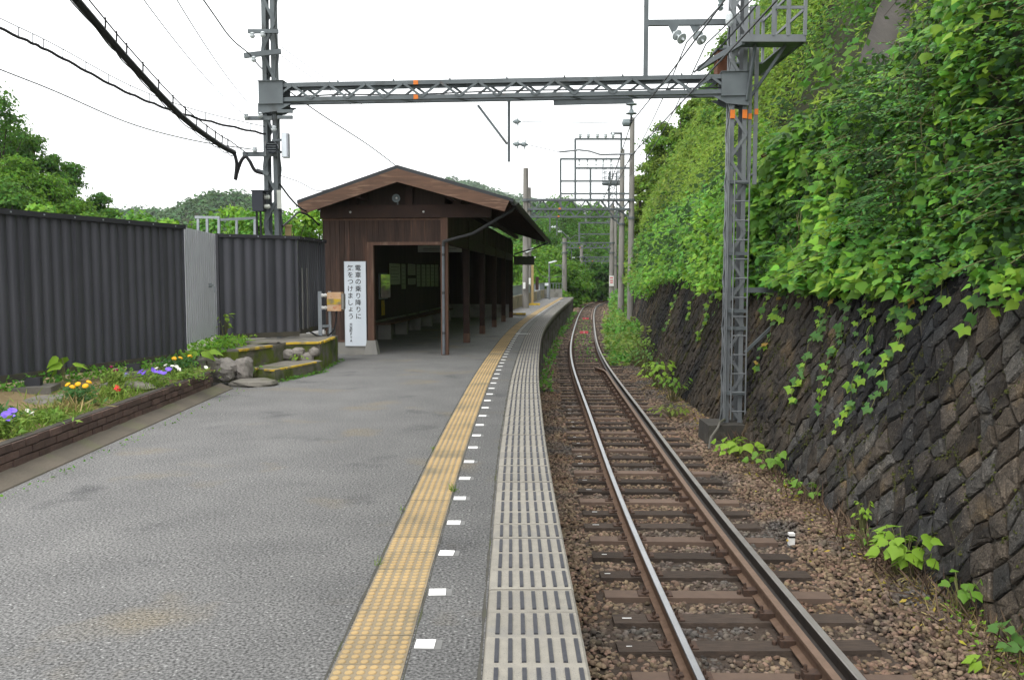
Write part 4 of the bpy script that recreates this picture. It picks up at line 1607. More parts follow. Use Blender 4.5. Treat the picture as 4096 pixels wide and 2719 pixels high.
# equipment on the pale column: ladder, side channel, walkway
for sx in (-.07, .19):
    MB().tube([(RC.x + sx, RC.y - .25, -.9), (RC.x + sx, RC.y - .25, 3.5)], .014, 6).build("ladder_stile", M_STLL, rcol)
for i in range(13):
    z = -.75 + i * .34
    MB().tube([(RC.x - .07, RC.y - .25, z), (RC.x + .19, RC.y - .25, z)], .011, 5).build("ladder_rung", M_STLL, rcol)
for z in (-.43, .74, 1.05, 2.07, 3.33):
    onebar("collar", (RC.x - .20, RC.y - .18, z), (RC.x + .21, RC.y - .18, z), .05, .06, M_STL, rcol)
for xo in (-.165, -.195):
    MB().tube([(RC.x + xo, RC.y - .22, -.95), (RC.x + xo, RC.y - .22, 4.3)], .013, 6).build("conduit", M_STLL, rcol)
sc_ = thing("side_channel_post", "pale galvanised channel hung beside the column near the stone wall", "post", (4.27, 15.5, 3.3))
for s in (-1, 1):
    onebox("channel", (4.27 + s * .055, 15.55, 4.85), (.06, .06, 3.1), M_STLL, sc_)
    onebox("orange_band", (4.27 + s * .055, 15.515, 4.53 + s * .04), (.064, .012, .10), M_ORB, sc_)
for z in (3.45, 3.75, 4.3, 5.0, 5.7):
    onebar("link", (4.22, 15.55, z), (4.33, 15.55, z + .06), .02, .03, M_STLL, sc_)
wk = thing("maintenance_walkway", "steel maintenance walkway with railings high on the column by the hill", "walkway", (4.5, 15.9, 5.65))
DZ = 5.68
for nm, (x0, x1, y0, y1) in (("deck", (3.95, 4.98, 15.05, 15.45)), ("deck", (4.2, 4.95, 16.6, 17.5)), ("deck", (4.72, 4.97, 15.452, 16.598))):
    onebox(nm, ((x0 + x1) / 2, (y0 + y1) / 2, DZ), (x1 - x0, y1 - y0, .03), M_BEDD if False else M_STL, wk)
onebar("edge_beam", (3.9, 15.03, DZ + .03), (5.0, 15.03, DZ + .03), .03, .12, M_STLL, wk)
onebar("edge_beam", (5.0, 15.03, DZ + .03), (4.98, 17.5, DZ + .03), .03, .12, M_STL, wk)
onebar("edge_beam", (4.2, 17.52, DZ + .03), (4.98, 17.52, DZ + .03), .03, .12, M_STLL, wk)
onebar("edge_beam", (3.6, 17.0, DZ - .02), (3.95, 15.05, DZ - .02), .05, .10, M_STL, wk)
for (x, y) in ((4.45, 15.03), (4.70, 15.03), (4.99, 15.03), (4.99, 15.9), (4.98, 16.7), (4.98, 17.5), (4.5, 17.5)):
    onebox("rail_post", (x, y, DZ + .62), (.05, .05, 1.1), M_STLL, wk)
for z in (.45, .95):
    onebar("handrail", (4.43, 15.03, DZ + .09 + z), (5.01, 15.03, DZ + .09 + z), .03, .05, M_STLL, wk)
    onebar("handrail", (5.0, 15.03, DZ + .085 + z), (4.98, 17.5, DZ + .085 + z), .03, .05, M_STLL, wk)
    onebar("handrail", (4.2, 17.52, DZ + .09 + z), (4.98, 17.52, DZ + .09 + z), .03, .05, M_STLL, wk)
onebar("strut", (4.12, 15.4, 4.75), (4.2, 15.2, DZ - .02), .04, .05, M_STL, wk)
onebar("strut", (4.18, 15.6, 4.75), (4.75, 15.3, DZ - .02), .04, .05, M_STL, wk)
tb = thing("transformer_box", "weathered brown box behind the column below the walkway", "box", (3.86, 16.2, 5.2))
onebox("case", (3.86, 16.2, 5.5), (.22, .3, .55), M_RUST, tb)
onebox("lid", (3.86, 16.2, 5.79), (.28, .36, .03), M_STL, tb)
lt = thing("line_switch", "small white insulated switch at the top of the column", "switch", W(1682, 40, 15.4))
q = W(1682, 62, 15.4)
MB().lathe(q, (0, 0, 1), [(0, .03), (.05, .06), (.10, .07), (.2, .06), (.26, .02)], 10).build("bell", M_INS, lt)
MB().lathe(W(1662, 25, 15.4), (0, 0, 1), [(0, .03), (.04, .06), (.06, .03), (.1, .06), (.12, .03), (.2, .06), (.26, .02)], 10).build("insulator", M_INSG, lt)
# bracket reaching from the column to the wall
bk_ = MB().bar((3.8, 15.5, 1.42), (5.3, 15.6, 1.42), .06, .09).bar((4.2, 15.5, .3), (4.95, 15.6, 1.0), .03, .05)
bk_.build("wall_bracket", M_STL, rcol)
MB().tube([(3.83, 15.4, -.9), (3.7, 15.2, -.92), (3.6, 14.95, -.98), (3.45, 14.8, -1.12), (3.4, 14.72, -1.3)], .022, 6).build("ground_cable", M_CONCD, GA)

# equipment on the column behind the fence
for (xa, xb, yy, w_) in ((572, 642, 73, .07), (563, 648, 125, .09), (565, 628, 273, .07), (560, 640, 356, .08)):
    a, b = W(xa, yy + (4 if yy == 125 else 0), 16.1), W(xb, yy - (6 if yy == 125 else 0), 16.1)
    onebar("cross_arm", a, b, .05, w_, M_STL, lcol)
for (xa, yy) in ((582, 82), (606, 80), (585, 137), (568, 268), (600, 266), (588, 345), (632, 297)):
    p = W(xa, yy, 16.0)
    MB().lathe(p, (0, 0, 1), [(-.05, .02), (-.03, .045), (0, .05), (.01, .03), (.03, .045), (.05, .02)], 10).build("pin_insulator", M_INS, lcol)
for yy in (257, 271):
    onebar("stub_arm", W(640, yy, 16.1), W(675, yy, 16.1), .05, .06, M_STL, lcol)
onebar("stub_arm", W(592, 393, 16.1), W(620, 402, 16.1), .04, .07, M_STL, lcol)
onebox("name_plate", W(644, 460, 16.19), (.08, .01, .34), M_PAPER, lcol)
fl = thing("floodlight", "round black grilled floodlight on the column behind the fence", "lamp", W(626, 350, 16.0))
fc = W(626, 340, 15.95)
MB().lathe(fc + Vector((0, .16, .03)), Vector((0, -1, -.2)), [(0, .06), (.05, .10), (.13, .115), (.15, .115), (.15, .10), (.11, .09)], 18).build("housing", M_BOXD, fl)
for k in range(4):
    zz = -.07 + .045 * k
    onebar("grille_bar", fc + Vector((-.085, -.005, zz)), fc + Vector((.085, -.005, zz)), .008, .012, M_STL, fl)
onebar("bracket", fc + Vector((-.13, .08, -.14)), fc + Vector((-.13, .08, .12)), .02, .03, M_STLL, fl)
jb = thing("junction_box", "slim pale grey box fixed to the column above the fence", "box", W(657, 363, 16.1))
p0_, p1_ = W(650, 363, 16.05), W(664, 307, 16.05)
onebox("case", ((p0_.x + p1_.x) / 2, 16.12, (p0_.z + p1_.z) / 2), (p1_.x - p0_.x, .14, p1_.z - p0_.z), M_BOXG, jb)
onebox("lid", ((p0_.x + p1_.x) / 2 - .01, 16.045, (p0_.z + p1_.z) / 2), ((p1_.x - p0_.x) * .72, .008, (p1_.z - p0_.z) * .96), M_SIGNW, jb)
for q_ in (.25, .75):
    zq = p0_.z + (p1_.z - p0_.z) * q_
    onebar("bracket", (LC.x + .05, 16.2, zq), (p0_.x + .03, 16.14, zq), .03, .04, M_STL, jb)
cb = thing("control_cabinet", "black control cabinet mounted on the column above the fence", "cabinet", W(597, 488, 16.0))
p0_, p1_ = W(582, 487, 15.95), W(606, 441, 15.95)
onebox("case", ((p0_.x + p1_.x) / 2, 16.05, (p0_.z + p1_.z) / 2), (p1_.x - p0_.x, .22, p1_.z - p0_.z), M_BOXD, cb)
onebox("roof_plate", ((p0_.x + p1_.x) / 2 + .04, 16.06, p1_.z + .01), (p1_.x - p0_.x + .12, .26, .02), M_BOXD, cb)
for zz in (.25, .72):
    MB().lathe((p1_.x + .0, 16.05, p0_.z + (p1_.z - p0_.z) * zz), (1, 0, 0), [(0, .03), (.01, .045), (.03, .03), (.04, .045), (.06, .03), (.07, .045), (.10, .03)], 10).build("insulator", M_PAPER, cb)
for xx in (592, 601):
    a = W(xx, 488, 16.0)
    MB().tube([a, a + Vector((.0, 0, -.4)), a + Vector((.06, 0, -.62)), a + Vector((.2, .1, -.68))], .02, 6).build("cable", M_CABLE, cb)
wp = thing("timber_post", "pale timber post beside the column behind the fence", "post", W(668, 560, 16.5))
for i in range(2):
    a, b = W(662 + i * 7, 560, 16.6), W(662 + i * 7, 524, 16.6)
    onebox("stake", (a.x, 16.6, (a.z + b.z) / 2), (.055, .06, b.z - a.z), mat("raw_timber", (.42, .31, .15), (.34, .25, .13), scale=5, rough=.8), wp)
onebox("cap_strip", (W(665, 523, 16.6).x, 16.57, W(665, 521, 16.6).z), (.16, .05, .04), MATS["raw_timber"], wp)

# galvanised frame behind the gate
gf = thing("steel_frame", "pale galvanised open frame rising behind the grey gate", "frame", W(520, 560, 17.2))
YF = 17.2
for x_ in (457, 478, 505):
    a, b = W(x_, 560, YF), W(x_, 505, YF)
    onebar("upright", a, b, .045, .045, M_GALV, gf)
for x_ in (546, 588):
    a, b = W(x_, 560, YF + .3), W(x_, 506, YF + .3)
    onebar("upright", a, b, .045, .045, M_GALV, gf)
onebar("top_bar", W(450, 501, YF), W(507, 502, YF), .05, .05, M_GALV, gf)
onebar("top_bar", W(508, 507, YF), W(590, 503, YF + .35), .05, .05, M_GALV, gf)
onebar("lower_bar", W(505, 550, YF), W(590, 548, YF + .35), .05, .05, M_GALV, gf)

# ---------------------------------------------------------------- poles and gantries farther along
def truss(a, b, h, m, parent, n=8, d=.3):
    a, b = Vector(a), Vector(b)
    ax = (b - a).normalized()
    s = Vector((ax.y, -ax.x, 0))
    mb = MB()
    for z in (0, h):
        for k in (-1, 1):
            mb.bar(a + s * (k * d / 2) + Vector((0, 0, z)), b + s * (k * d / 2) + Vector((0, 0, z)), .10, .11)
    t = mb.build("beam", m, parent)
    for i in range(n):
        z0, z1 = (0, h) if i % 2 else (h, 0)
        MB().bar(a.lerp(b, i / n) + Vector((0, 0, z0)), a.lerp(b, (i + 1) / n) + Vector((0, 0, z1)), d * .9, .07).build("brace", m, t)
    return t


def pole(x, y, z0, z1, r0, r1, parent, name="pole"):
    return MB().tube([(x, y, z0), (x, y, z1)], r0, 12, r1).build(name, M_POLE, parent, smooth=False)


def portal(label, Y, xl, xr, zl0, ztl, ztr, zb, frame=(), hang=True, thick=.19):
    g = thing("catenary_portal", label, "gantry", ((xl + xr) / 2, Y, zl0))
    pole(xl, Y, zl0, ztl, thick, thick * .75, g)
    pole(xr, Y, -1.5, ztr, thick * 1.05, thick * .72, g)
    t = truss((xl + .1, Y, zb), (xr - .1, Y, zb), .5, M_STL, g, 14)
    for s, x in ((1, xl), (-1, xr)):
        onebar("knee_brace", (x + s * .1, Y, zb - .45), (x + s * .75, Y, zb), .08, .08, M_STL, g)
        MB().tube([(x, Y, zb - .52), (x, Y, zb - .40)], thick * 1.12, 12).build("clamp_band", M_STL, g)
        MB().tube([(x, Y, zb + .42), (x, Y, zb + .56)], thick * 1.12, 12).build("clamp_band", M_STL, g)
    onebox("orange_band", (xl + (xr - xl) * .32, Y - .19, zb + .03), (.12, .06, .08), M_ORB, g)
    tc = RAILL.pt(Y, .57)
    if hang:
        onebox("hanger_post", (tc.x - 1.9, Y, zb - .6), (.07, .07, 1.2), M_STL, g)
        insulator((tc.x - 1.85, Y, zb - .95), (1, 0, 0), g, 2, .10, M_INS)
        MB().tube([(tc.x - 1.5, Y, zb - .95), (tc.x - .8, Y, 3.75), (tc.x - .5, Y, 3.95), (tc.x, Y, 3.8)], .016, 5).build("pull_off_arm", M_STLL, g)
        insulator((tc.x, Y, zb), (0, 0, -1), g, 2, .11, M_INS)
    for (a, b, w_) in frame:
        onebar("feeder_frame", a, b, w_, w_, M_STL, g)
    return g


Y2, Y3 = 47.0, 57.0
fr2 = [(W(1327, 465, Y2), W(1327, 320, Y2), .11), (W(1362, 465, Y2), W(1362, 388, Y2), .11), (W(1327, 321, Y2), W(1455, 321, Y2), .10), (W(1327, 388, Y2), W(1455, 388, Y2), .10), (W(1362, 447, Y2), W(1455, 447, Y2), .10)]
fr3 = [(W(1293, 490, Y3), W(1293, 366, Y3), .13), (W(1293, 367, Y3), W(1432, 367, Y3), .12), (W(1293, 418, Y3), W(1432, 418, Y3), .11), (W(1293, 447, Y3), W(1362, 447, Y3), .11), (W(1433, 370, Y3), W(1433, 306, Y3), .12), (W(1433, 308, Y3), W(1408, 308, Y3), .12)]
p2 = portal("concrete pole gantry with tall feeder frame just past the shelter", Y2, .74, W(1455, 640, Y2).x, 0.0, W(1208, 388, Y2).z, W(1455, 272, Y2).z, 5.33, fr2, thick=.18)
MB().tube([W(1456, 275, Y2), W(1456, 232, Y2)], .06, 8).build("pole_tip", M_STL, p2)
p3 = portal("second concrete pole gantry with feeder frame behind the first", Y3, W(1219, 640, Y3).x, W(1433, 640, Y3).x, 0.0, W(1218, 433, Y3).z, W(1433, 345, Y3).z, 5.62, fr3, thick=.21)
for xx in (1338, 1357, 1378, 1397, 1414):
    MB().lathe(W(xx, 320, Y2 - .02), (0, 0, 1), [(0, .03), (.06, .06), (.10, .12), (.14, .06), (.2, .12), (.25, .06), (.34, .04)], 8).build("post_insulator", M_INS, p2)
for xx in (1336, 1355, 1375, 1392, 1410):
    insulator(W(xx, 369, Y3 - .02), (0, 0, -1), p3, 3, .13, M_INS, gap=.22)
    onebar("tension_clip", W(xx, 366, Y3 - .02), W(xx, 371, Y3 - .02), .12, .12, M_STL, p3)
for xx in (1393, 1412):
    insulator(W(xx, 449, Y2 - .02), (0, 0, -1), p2, 2, .12, M_INS, gap=.2)
Y4, Y5 = 85.0, 101.0
portal("grey pole gantry with arms at the end of the platform", Y4, W(1302, 640, Y4).x, W(1411, 640, Y4).x, -1.4, W(1302, 549, Y4).z, W(1410, 470, Y4).z, W(1302, 572, Y4).z, [(W(1336, 565, Y4), W(1336, 513, Y4), .15), (W(1336, 514, Y4), W(1410, 514, Y4), .14), (W(1336, 540, Y4), W(1410, 540, Y4), .12), (W(1280, 612, Y4), W(1302, 612, Y4), .12), (W(1290, 613, Y4), W(1302, 625, Y4), .1)], thick=.27)
portal("smaller pole gantry deep in the green cutting", Y5, W(1341, 640, Y5).x, W(1419, 640, Y5).x, -1.4, W(1341, 565, Y5).z, W(1419, 500, Y5).z, W(1341, 603, Y5).z, [(W(1318, 634, Y5), W(1341, 634, Y5), .12), (W(1328, 635, Y5), W(1341, 650, Y5), .1)], thick=.24)
t = thing("line_pole", "single grey pole in front of the dark trees past the bend", "pole", (W(1395, 640, 112).x, 112, -1.4))
pole(W(1395, 640, 112).x, 112, -1.4, W(1395, 606, 112).z, .24, .2, t)
onebar("cross_arm", W(1376, 638, 112), W(1396, 638, 112), .12, .12, M_STL, t)
onebar("cross_arm", W(1395, 618, 112), W(1415, 618, 112), .12, .12, M_STL, t)
onebar("brace", W(1384, 640, 112), W(1395, 648, 112), .1, .1, M_STL, t)
# signs on poles
t = thing("pole_sign", "white sign with red bars on a pole in the cutting", "sign", W(1410, 660, Y4 - .35))
a, b = W(1405, 660, Y4 - .35), W(1416, 636, Y4 - .35)
onebox("panel", ((a.x + b.x) / 2, Y4 - .35, (a.z + b.z) / 2), (b.x - a.x, .04, b.z - a.z), M_WHITE, t)
for k, zz in enumerate((.8, .55, .35)):
    onebox("red_mark", ((a.x + b.x) / 2, Y4 - .38, a.z + (b.z - a.z) * zz), ((b.x - a.x) * .6, .02, .10), M_RED, t)
for i, (xx, y0_, y1_, YY) in enumerate(((1209, 662, 655, Y2 - .25), (1221, 655, 645, Y3 - .3))):
    a, b = W(xx - 3, y0_ + 4, YY), W(xx + 3, y1_ - 4, YY)
    onebox("pole_plate", ((a.x + b.x) / 2, YY, (a.z + b.z) / 2), (b.x - a.x, .02, b.z - a.z), M_WHITE, p2 if i == 0 else p3)

# platform lamps
M_LAMP = mat("lamp_white", (.7, .74, .76), rough=.4)


def lamp(label, px, py, pbase, Y, arm):
    g = thing("platform_lamp", label, "lamp", W(px, pbase, Y), group="platform lamps")
    a, b = W(px, pbase, Y), W(px, py, Y)
    MB().tube([(a.x, Y, 0.0), b], .06, 8).build("pole", M_STLL, g)
    c = W(px + arm, py - 4, Y - .3)
    MB().bar(b, c, .22, .10).build("lamp_head", M_LAMP, g)
    return g


lamp("pale street lamp on a thin pole near the end of the platform", 1267, 606, 660, 66, 16)
g = thing("platform_lamp", "upper white lamp head on the concrete pole past the shelter", "lamp", W(1218, 580, Y2 - .3), group="platform lamps")
MB().bar(W(1214, 581, Y2 - .2), W(1231, 573, Y2 - .4), .16, .10).build("lamp_head", M_LAMP, g)
onebar("arm", W(1211, 584, Y2 - .15), W(1216, 581, Y2 - .25), .04, .04, M_STL, g)
g = thing("platform_lamp", "lower white lamp head on the concrete pole past the shelter", "lamp", W(1222, 600, Y2 - .3), group="platform lamps")
MB().bar(W(1218, 601, Y2 - .2), W(1234, 593, Y2 - .4), .16, .10).build("lamp_head", M_LAMP, g)
onebar("arm", W(1212, 604, Y2 - .15), W(1220, 601, Y2 - .25), .04, .04, M_STL, g)

# parapet along the far platform
M_PANEL = mat("grey_parapet_panel", (.30, .34, .38), (.25, .285, .32), scale=1, rough=.55)
M_PARA = mat("parapet_wall", (.32, .27, .17), (.25, .215, .145), scale=2, rough=.9, c3=(.12, .125, .06), s3=1.5)
pf = thing("platform_parapet", "grey panelled parapet on a stained concrete wall along the far platform", "fence", (float(EDGE.x(55)) - 2.45, 55, 0))
yy = 38.5
i = 0
while yy < 71.5:
    y1 = min(yy + 2.0, 71.6)
    a, b = EDGE.pt(yy, -2.45), EDGE.pt(y1, -2.45)
    MB().bar(a + Vector((0, 0, .33)), b + Vector((0, 0, .33)), .14, .66).build("wall_bay", M_PARA, pf)
    if not (60.4 < yy < 64.6):
        MB().bar(a + Vector((0, 0, .92)), b + Vector((0, 0, .92)), .03, .48).build("panel", M_PANEL, pf)
    else:
        for k in range(6):
            q = a.lerp(b, k / 6)
            onebox("bar", (q.x, q.y, .92), (.025, .025, .5), M_GALV, pf)
    MB().bar(a + Vector((0, 0, 1.2)), b + Vector((0, 0, 1.2)), .05, .05).build("handrail", M_STLL, pf)
    onebox("post", (a.x, a.y, .92), (.05, .05, .52), M_GALV, pf)
    yy = y1 + .001
e0, e1 = EDGE.pt(71.6, -2.4), EDGE.pt(72.2, -.95)
MB().bar(e0 + Vector((0, 0, .36)), e1 + Vector((0, 0, .36)), .14, .72).build("end_wall", M_CONC, pf)
MB().bar(e0 + Vector((0, 0, 1.2)), e1 + Vector((0, 0, 1.2)), .05, .05).build("handrail", M_STLL, pf)
for k in range(7):
    q = e0.lerp(e1, k / 6)
    onebox("bar", (q.x, q.y, .95), (.03, .03, .5), M_GALV, pf)
MB().bar(EDGE.pt(62.4, -2.33) + Vector((0, 0, .36)), EDGE.pt(65, -2.33) + Vector((0, 0, .36)), .12, .72).build("mended_bay", M_CONC, pf)
t = thing("ticket_post", "small white capped machine post at the end of the platform", "post", tuple(EDGE.pt(69, -1.95)))
q = EDGE.pt(69, -1.95)
MB().tube([(q.x, q.y, 0.0), (q.x, q.y, .06)], .25, 12).build("foot", M_STL, t)
MB().tube([(q.x, q.y, .06), (q.x, q.y, 1.0)], .11, 10).build("body", M_GALV, t)
onebox("head", (q.x - .05, q.y, 1.12), (.4, .3, .22), M_LAMP, t)
t = thing("timber_fence_post", "pale timber board standing by the concrete pole past the shelter", "post", (W(1228, 700, 52).x, 52, 0))
a, b = W(1228, 700, 52), W(1228, 612, 52)
onebox("board", (a.x, 52, b.z / 2 + .07), (.14, .1, b.z - .1), MATS["raw_timber"], t)
onebox("foot", (a.x + .1, 52, .06), (.7, .4, .12), M_YPAINT, t)
onebox("panel", (a.x + .28, 52, b.z * .55), (.2, .05, .8), M_BEAM, t)

# radio mast far behind
rmz = thing("radio_mast", "distant steel lattice radio mast rising above the trees", "mast", (W(1409, 640, 170).x, 170, 0))
mc = W(1409, 640, 170)
top = W(1409, 398, 170).z
mb = MB()
for k in range(3):
    a = 2.09 * k
    mb.bar((mc.x + 1.5 * math.cos(a), 170 + 1.5 * math.sin(a), 0), (mc.x + .9 * math.cos(a), 170 + .9 * math.sin(a), top), .2, .2)
mb.build("tower_leg", M_STL, rmz)
for i in range(14):
    z = 6 + i * (top - 6) / 14
    for k in range(3):
        a, b = 2.09 * k, 2.09 * (k + 1)
        onebar("brace", (mc.x + 1.2 * math.cos(a), 170 + 1.2 * math.sin(a), z), (mc.x + 1.15 * math.cos(b), 170 + 1.15 * math.sin(b), z + (top - 6) / 14), .1, .1, M_STL, rmz)
zb_ = W(1409, 424, 170).z
for z, w_ in ((zb_, .5), (W(1409, 410, 170).z, .12), (top, .12)):
    ring = [Vector((mc.x + 1.75 * math.cos(a * .5236), 170 + 1.75 * math.sin(a * .5236), z)) for a in range(13)]
    MB().tube(ring, w_ / 2, 5).build("ring", M_STL, rmz)
for k in range(8):
    a = k * .785
    onebar("antenna", (mc.x + 1.75 * math.cos(a), 170 + 1.75 * math.sin(a), zb_), (mc.x + 1.75 * math.cos(a), 170 + 1.75 * math.sin(a), top + 1.2 + .8 * (k % 3)), .14, .14, M_STLL, rmz)

# ---------------------------------------------------------------- wires
def wire(label, pts, r, m=M_WIRE, name="overhead_wire", group="overhead wires"):
    o = MB().tube(pts, r, 5).build(name, m, None, label, "wire", group)
    return o


def wrap(sags, *pts):
    out = []
    for i in range(len(pts) - 1):
        seg = catenary(pts[i], pts[i + 1], sags[i] if i < len(sags) else .1, 14)
        out += seg if i == 0 else seg[1:]
    return out


def tr_(y, off, z):
    p = RAILL.pt(y, off)
    return Vector((p.x, p.y, z))


wire("contact wire running above the track under the curved arm", wrap([.02, .12, .05, .04, .04], tr_(.5, .6, 3.72), Vector((cw.x, 15.7, CW_Z)), tr_(Y2, .57, 3.80), tr_(Y3, .57, 3.8), tr_(Y4, .57, 3.75), tr_(108, .57, 3.7)), .009)
wire("messenger wire hung from the insulator below the gantry beam", wrap([.1, .6, .1, .3, .2], tr_(.5, .55, 4.3), Vector((cw.x, 15.72, MS_Z)), tr_(Y2, .57, 4.7), tr_(Y3, .57, 4.7), tr_(Y4, .57, 4.4), tr_(108, .57, 4.3)), .010)
wire("feeder wire on the first insulator string of the upper arm", wrap([.1, .7, .1], Vector((2.95, .5, 5.2)), FD[0], W(1413, 395, Y2), W(1398, 520, Y4)), .012)
wire("feeder wire on the second insulator string of the upper arm", wrap([.1, .8, .1], Vector((3.35, .5, 5.2)), FD[1], W(1428, 405, Y2), W(1404, 525, Y4)), .012)
wire("thick feeder cable crossing in front of the pale column", wrap([.05], W(1745, 12, 14.8), W(1600, 168, 15.3)), .016)
for i, (xa, ya, xb, yb) in enumerate(((1340, -40, 1339, 185), (1392, -40, 1375, 190), (1474, -40, 1432, 140), (1500, -40, 1445, 150))):
    a, b = W(xa, ya, 30), W(xb, yb, 46)
    wire("hair thin pale wire high in the white sky, %s of four above the gantry beam" % ["first", "second", "third", "fourth"][i], catenary(a, b, .1, 8), .0065, M_WIREL)
MB_ = [W(545, 352, 16.0)]
# thick cable bundle coming in from the left
def ext(P, k=4.0):
    P = [Vector(p) for p in P]
    return [P[0] + (P[0] - P[1]) * k] + P


TC = [W(150, -30, 9.4), W(300, 145, 11.0), W(420, 270, 13.0), W(500, 330, 14.8), W(540, 352, 15.9)]


def smoothpts(P, n=10):
    out = []
    P = [Vector(p) for p in P]
    for i in range(len(P) - 1):
        p0, p1, p2, p3 = P[max(i - 1, 0)], P[i], P[i + 1], P[min(i + 2, len(P) - 1)]
        for k in range(n):
            t = k / n
            out.append(.5 * ((2 * p1) + (p2 - p0) * t + (2 * p0 - 5 * p1 + 4 * p2 - p3) * t * t + (3 * p1 - p0 - 3 * p2 + p3) * t ** 3))
    out.append(P[-1])
    return out


cb1 = thing("cable_bundle", "thick black cable bundle sagging down from the upper left to the column", "cable", tuple(TC[2]))
pts = smoothpts(ext(TC), 14)
MB().tube(pts, .047, 7).build("cable", M_CABLE, cb1)
off = Vector((0, 0, .17))
MB().tube([p + Vector((0, 0, .17)) for p in pts[:-4]] + [W(572, 356, 16.0)], .011, 4).build("carrier_wire", M_CABLE, cb1)
MB().tube([p - Vector((0, 0, .055 + .03 * abs(math.sin(i * .55)))) for i, p in enumerate(pts)], .009, 4).build("lashing", M_CABLE, cb1)
for i in range(3, len(pts) - 4, 4):
    p = pts[i]
    MB().tube([p + Vector((.005, 0, 0)), p + Vector((.012, 0, .185))], .011, 4).build("hanger", M_CABLE, cb1)
loop = smoothpts([W(540, 352, 15.9), W(546, 378, 15.95), W(543, 414, 16), W(547, 398, 16), W(556, 372, 16), W(566, 362, 16), W(576, 372, 16), W(590, 395, 16.05), W(618, 402, 16.15)], 6)
MB().tube(loop, .032, 6).build("drip_loop", M_CABLE, cb1)
cb2 = thing("cable_bundle", "thin lashed cable with small hangers crossing above the long fence", "cable", tuple(W(300, 215, 14)))
pts = smoothpts([W(-40, 45, 11.4) + (W(-40, 45, 11.4) - W(120, 120, 12.6)) * 4, W(-40, 45, 11.4), W(120, 120, 12.6), W(300, 215, 13.9), W(450, 270, 15.0), W(612, 308, 16.1)], 14)
MB().tube([p - Vector((0, 0, .02 * abs(math.sin(i * .8)))) for i, p in enumerate(pts)], .020, 6).build("cable", M_CABLE, cb2)
MB().tube([p + Vector((0, 0, .12)) for p in pts], .007, 4).build("carrier_wire", M_WIRE, cb2)
for i in range(2, len(pts) - 2, 4):
    MB().tube([pts[i], pts[i] + Vector((.004, 0, .12))], .007, 4).build("hanger", M_CABLE, cb2)
wire("single dark cable below the lashed cable over the trees", smoothpts([W(-40, 145, 12) + (W(-40, 145, 12) - W(120, 208, 13)) * 5, W(-40, 145, 12), W(120, 208, 13), W(300, 285, 14.2), W(450, 325, 15.2), W(590, 346, 16.1)], 10), .010)
wire("pale wire running down to the outer pin of the lower arm", ext(catenary(W(310, -30, 9), W(568, 268, 16.0), .12, 12), 8), .006, M_WIREL)
wire("pale wire running down to the inner pin of the lower arm", ext(catenary(W(390, -30, 9), W(600, 265, 16.0), .12, 12), 8), .006, M_WIREL)
wire("black cable from the upper left passing the column to the ridge of the shelter", smoothpts([W(455, -20, 13.0) + (W(455, -20, 13.0) - W(530, 85, 14.5)) * 5, W(455, -20, 13.0), W(530, 85, 14.5), W(575, 125, 15.9), W(612, 166, 16.3), W(720, 250, 16.9), W(850, 335, 19), W(925, 392, 21)], 8), .012)
wire("thin pale wire from the column over the shelter roof towards the far poles", catenary(W(648, 108, 16.3), W(1205, 470, 47), .25, 16), .0065, M_WIREL)
wire("second thin pale wire from the column over the shelter roof", catenary(W(650, 130, 16.3), W(1206, 476, 47), .3, 16), .0065, M_WIREL)
wire("looped grey cable between the column and the shelter eave", smoothpts([W(642, 404, 16.3), W(690, 420, 17), W(730, 440, 17.6), W(760, 436, 18.2)], 6), .008)
wire("heavy black cable dropping from the column to the shelter eave", smoothpts([W(645, 424, 16.3), W(668, 455, 16.6), W(690, 478, 17.2), W(706, 487, 17.9)], 6), .018)
wire("black cable swinging from the fence top to the shelter wall", smoothpts([W(652, 522, 16.4), W(672, 505, 16.8), W(690, 490, 17.2), W(715, 500, 17.9), W(736, 520, 18.4)], 6), .018)
wire("black cable hanging from the lamp pole to the platform end", smoothpts([W(1220, 590, 46.8), W(1235, 612, 52), W(1258, 640, 60), W(1302, 636, 84)], 6), .022)
# ---------------------------------------------------------------- vegetation
L_KUD = leafmat("kudzu_leaf", (0.115, 0.259, 0.031), (0.084, 0.203, 0.029), rand=.45, spec=.16, rough=.5)
L_KUDB = leafmat("kudzu_bright_leaf", (0.210, 0.372, 0.037), (0.138, 0.282, 0.029), rand=.42, transl=.3, spec=.16, rough=.5)
L_SHR = leafmat("shrub_leaf", (0.073, 0.182, 0.038), (0.050, 0.137, 0.031), rand=.5, spec=.2, rough=.48)
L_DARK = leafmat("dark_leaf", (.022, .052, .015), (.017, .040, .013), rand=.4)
L_BAM = leafmat("bamboo_leaf", (0.209, 0.292, 0.037), (0.138, 0.226, 0.028), rand=.38)
L_MIX = leafmat("thicket_leaf", (0.102, 0.210, 0.022), (0.150, 0.192, 0.029), rand=.45, scale=.25)
L_TREE = leafmat("tree_leaf", (0.048, 0.119, 0.019), (0.073, 0.163, 0.023), rand=.42, scale=.3)
L_TREEL = leafmat("light_tree_leaf", (0.076, 0.175, 0.018), (0.103, 0.202, 0.020), rand=.38, scale=.3)
L_FOR = leafmat("forest_leaf", (0.031, 0.073, 0.024), (0.046, 0.092, 0.028), rand=.45, scale=.05, transl=.1)
L_GRASS = leafmat("grass_blade", (.13, .20, .035), (.17, .22, .05), rand=.4, transl=.3)
L_DRY = leafmat("dry_grass", (.34, .26, .12), (.28, .22, .10), rand=.35, transl=.1)
L_YEL = leafmat("yellow_leaf", (.30, .25, .035), (.26, .17, .04), rand=.4, transl=.2)
M_BARK = mat("bark", (.075, .06, .045), (.05, .042, .034), scale=6, rough=.95, bump=.6, bscale=20)
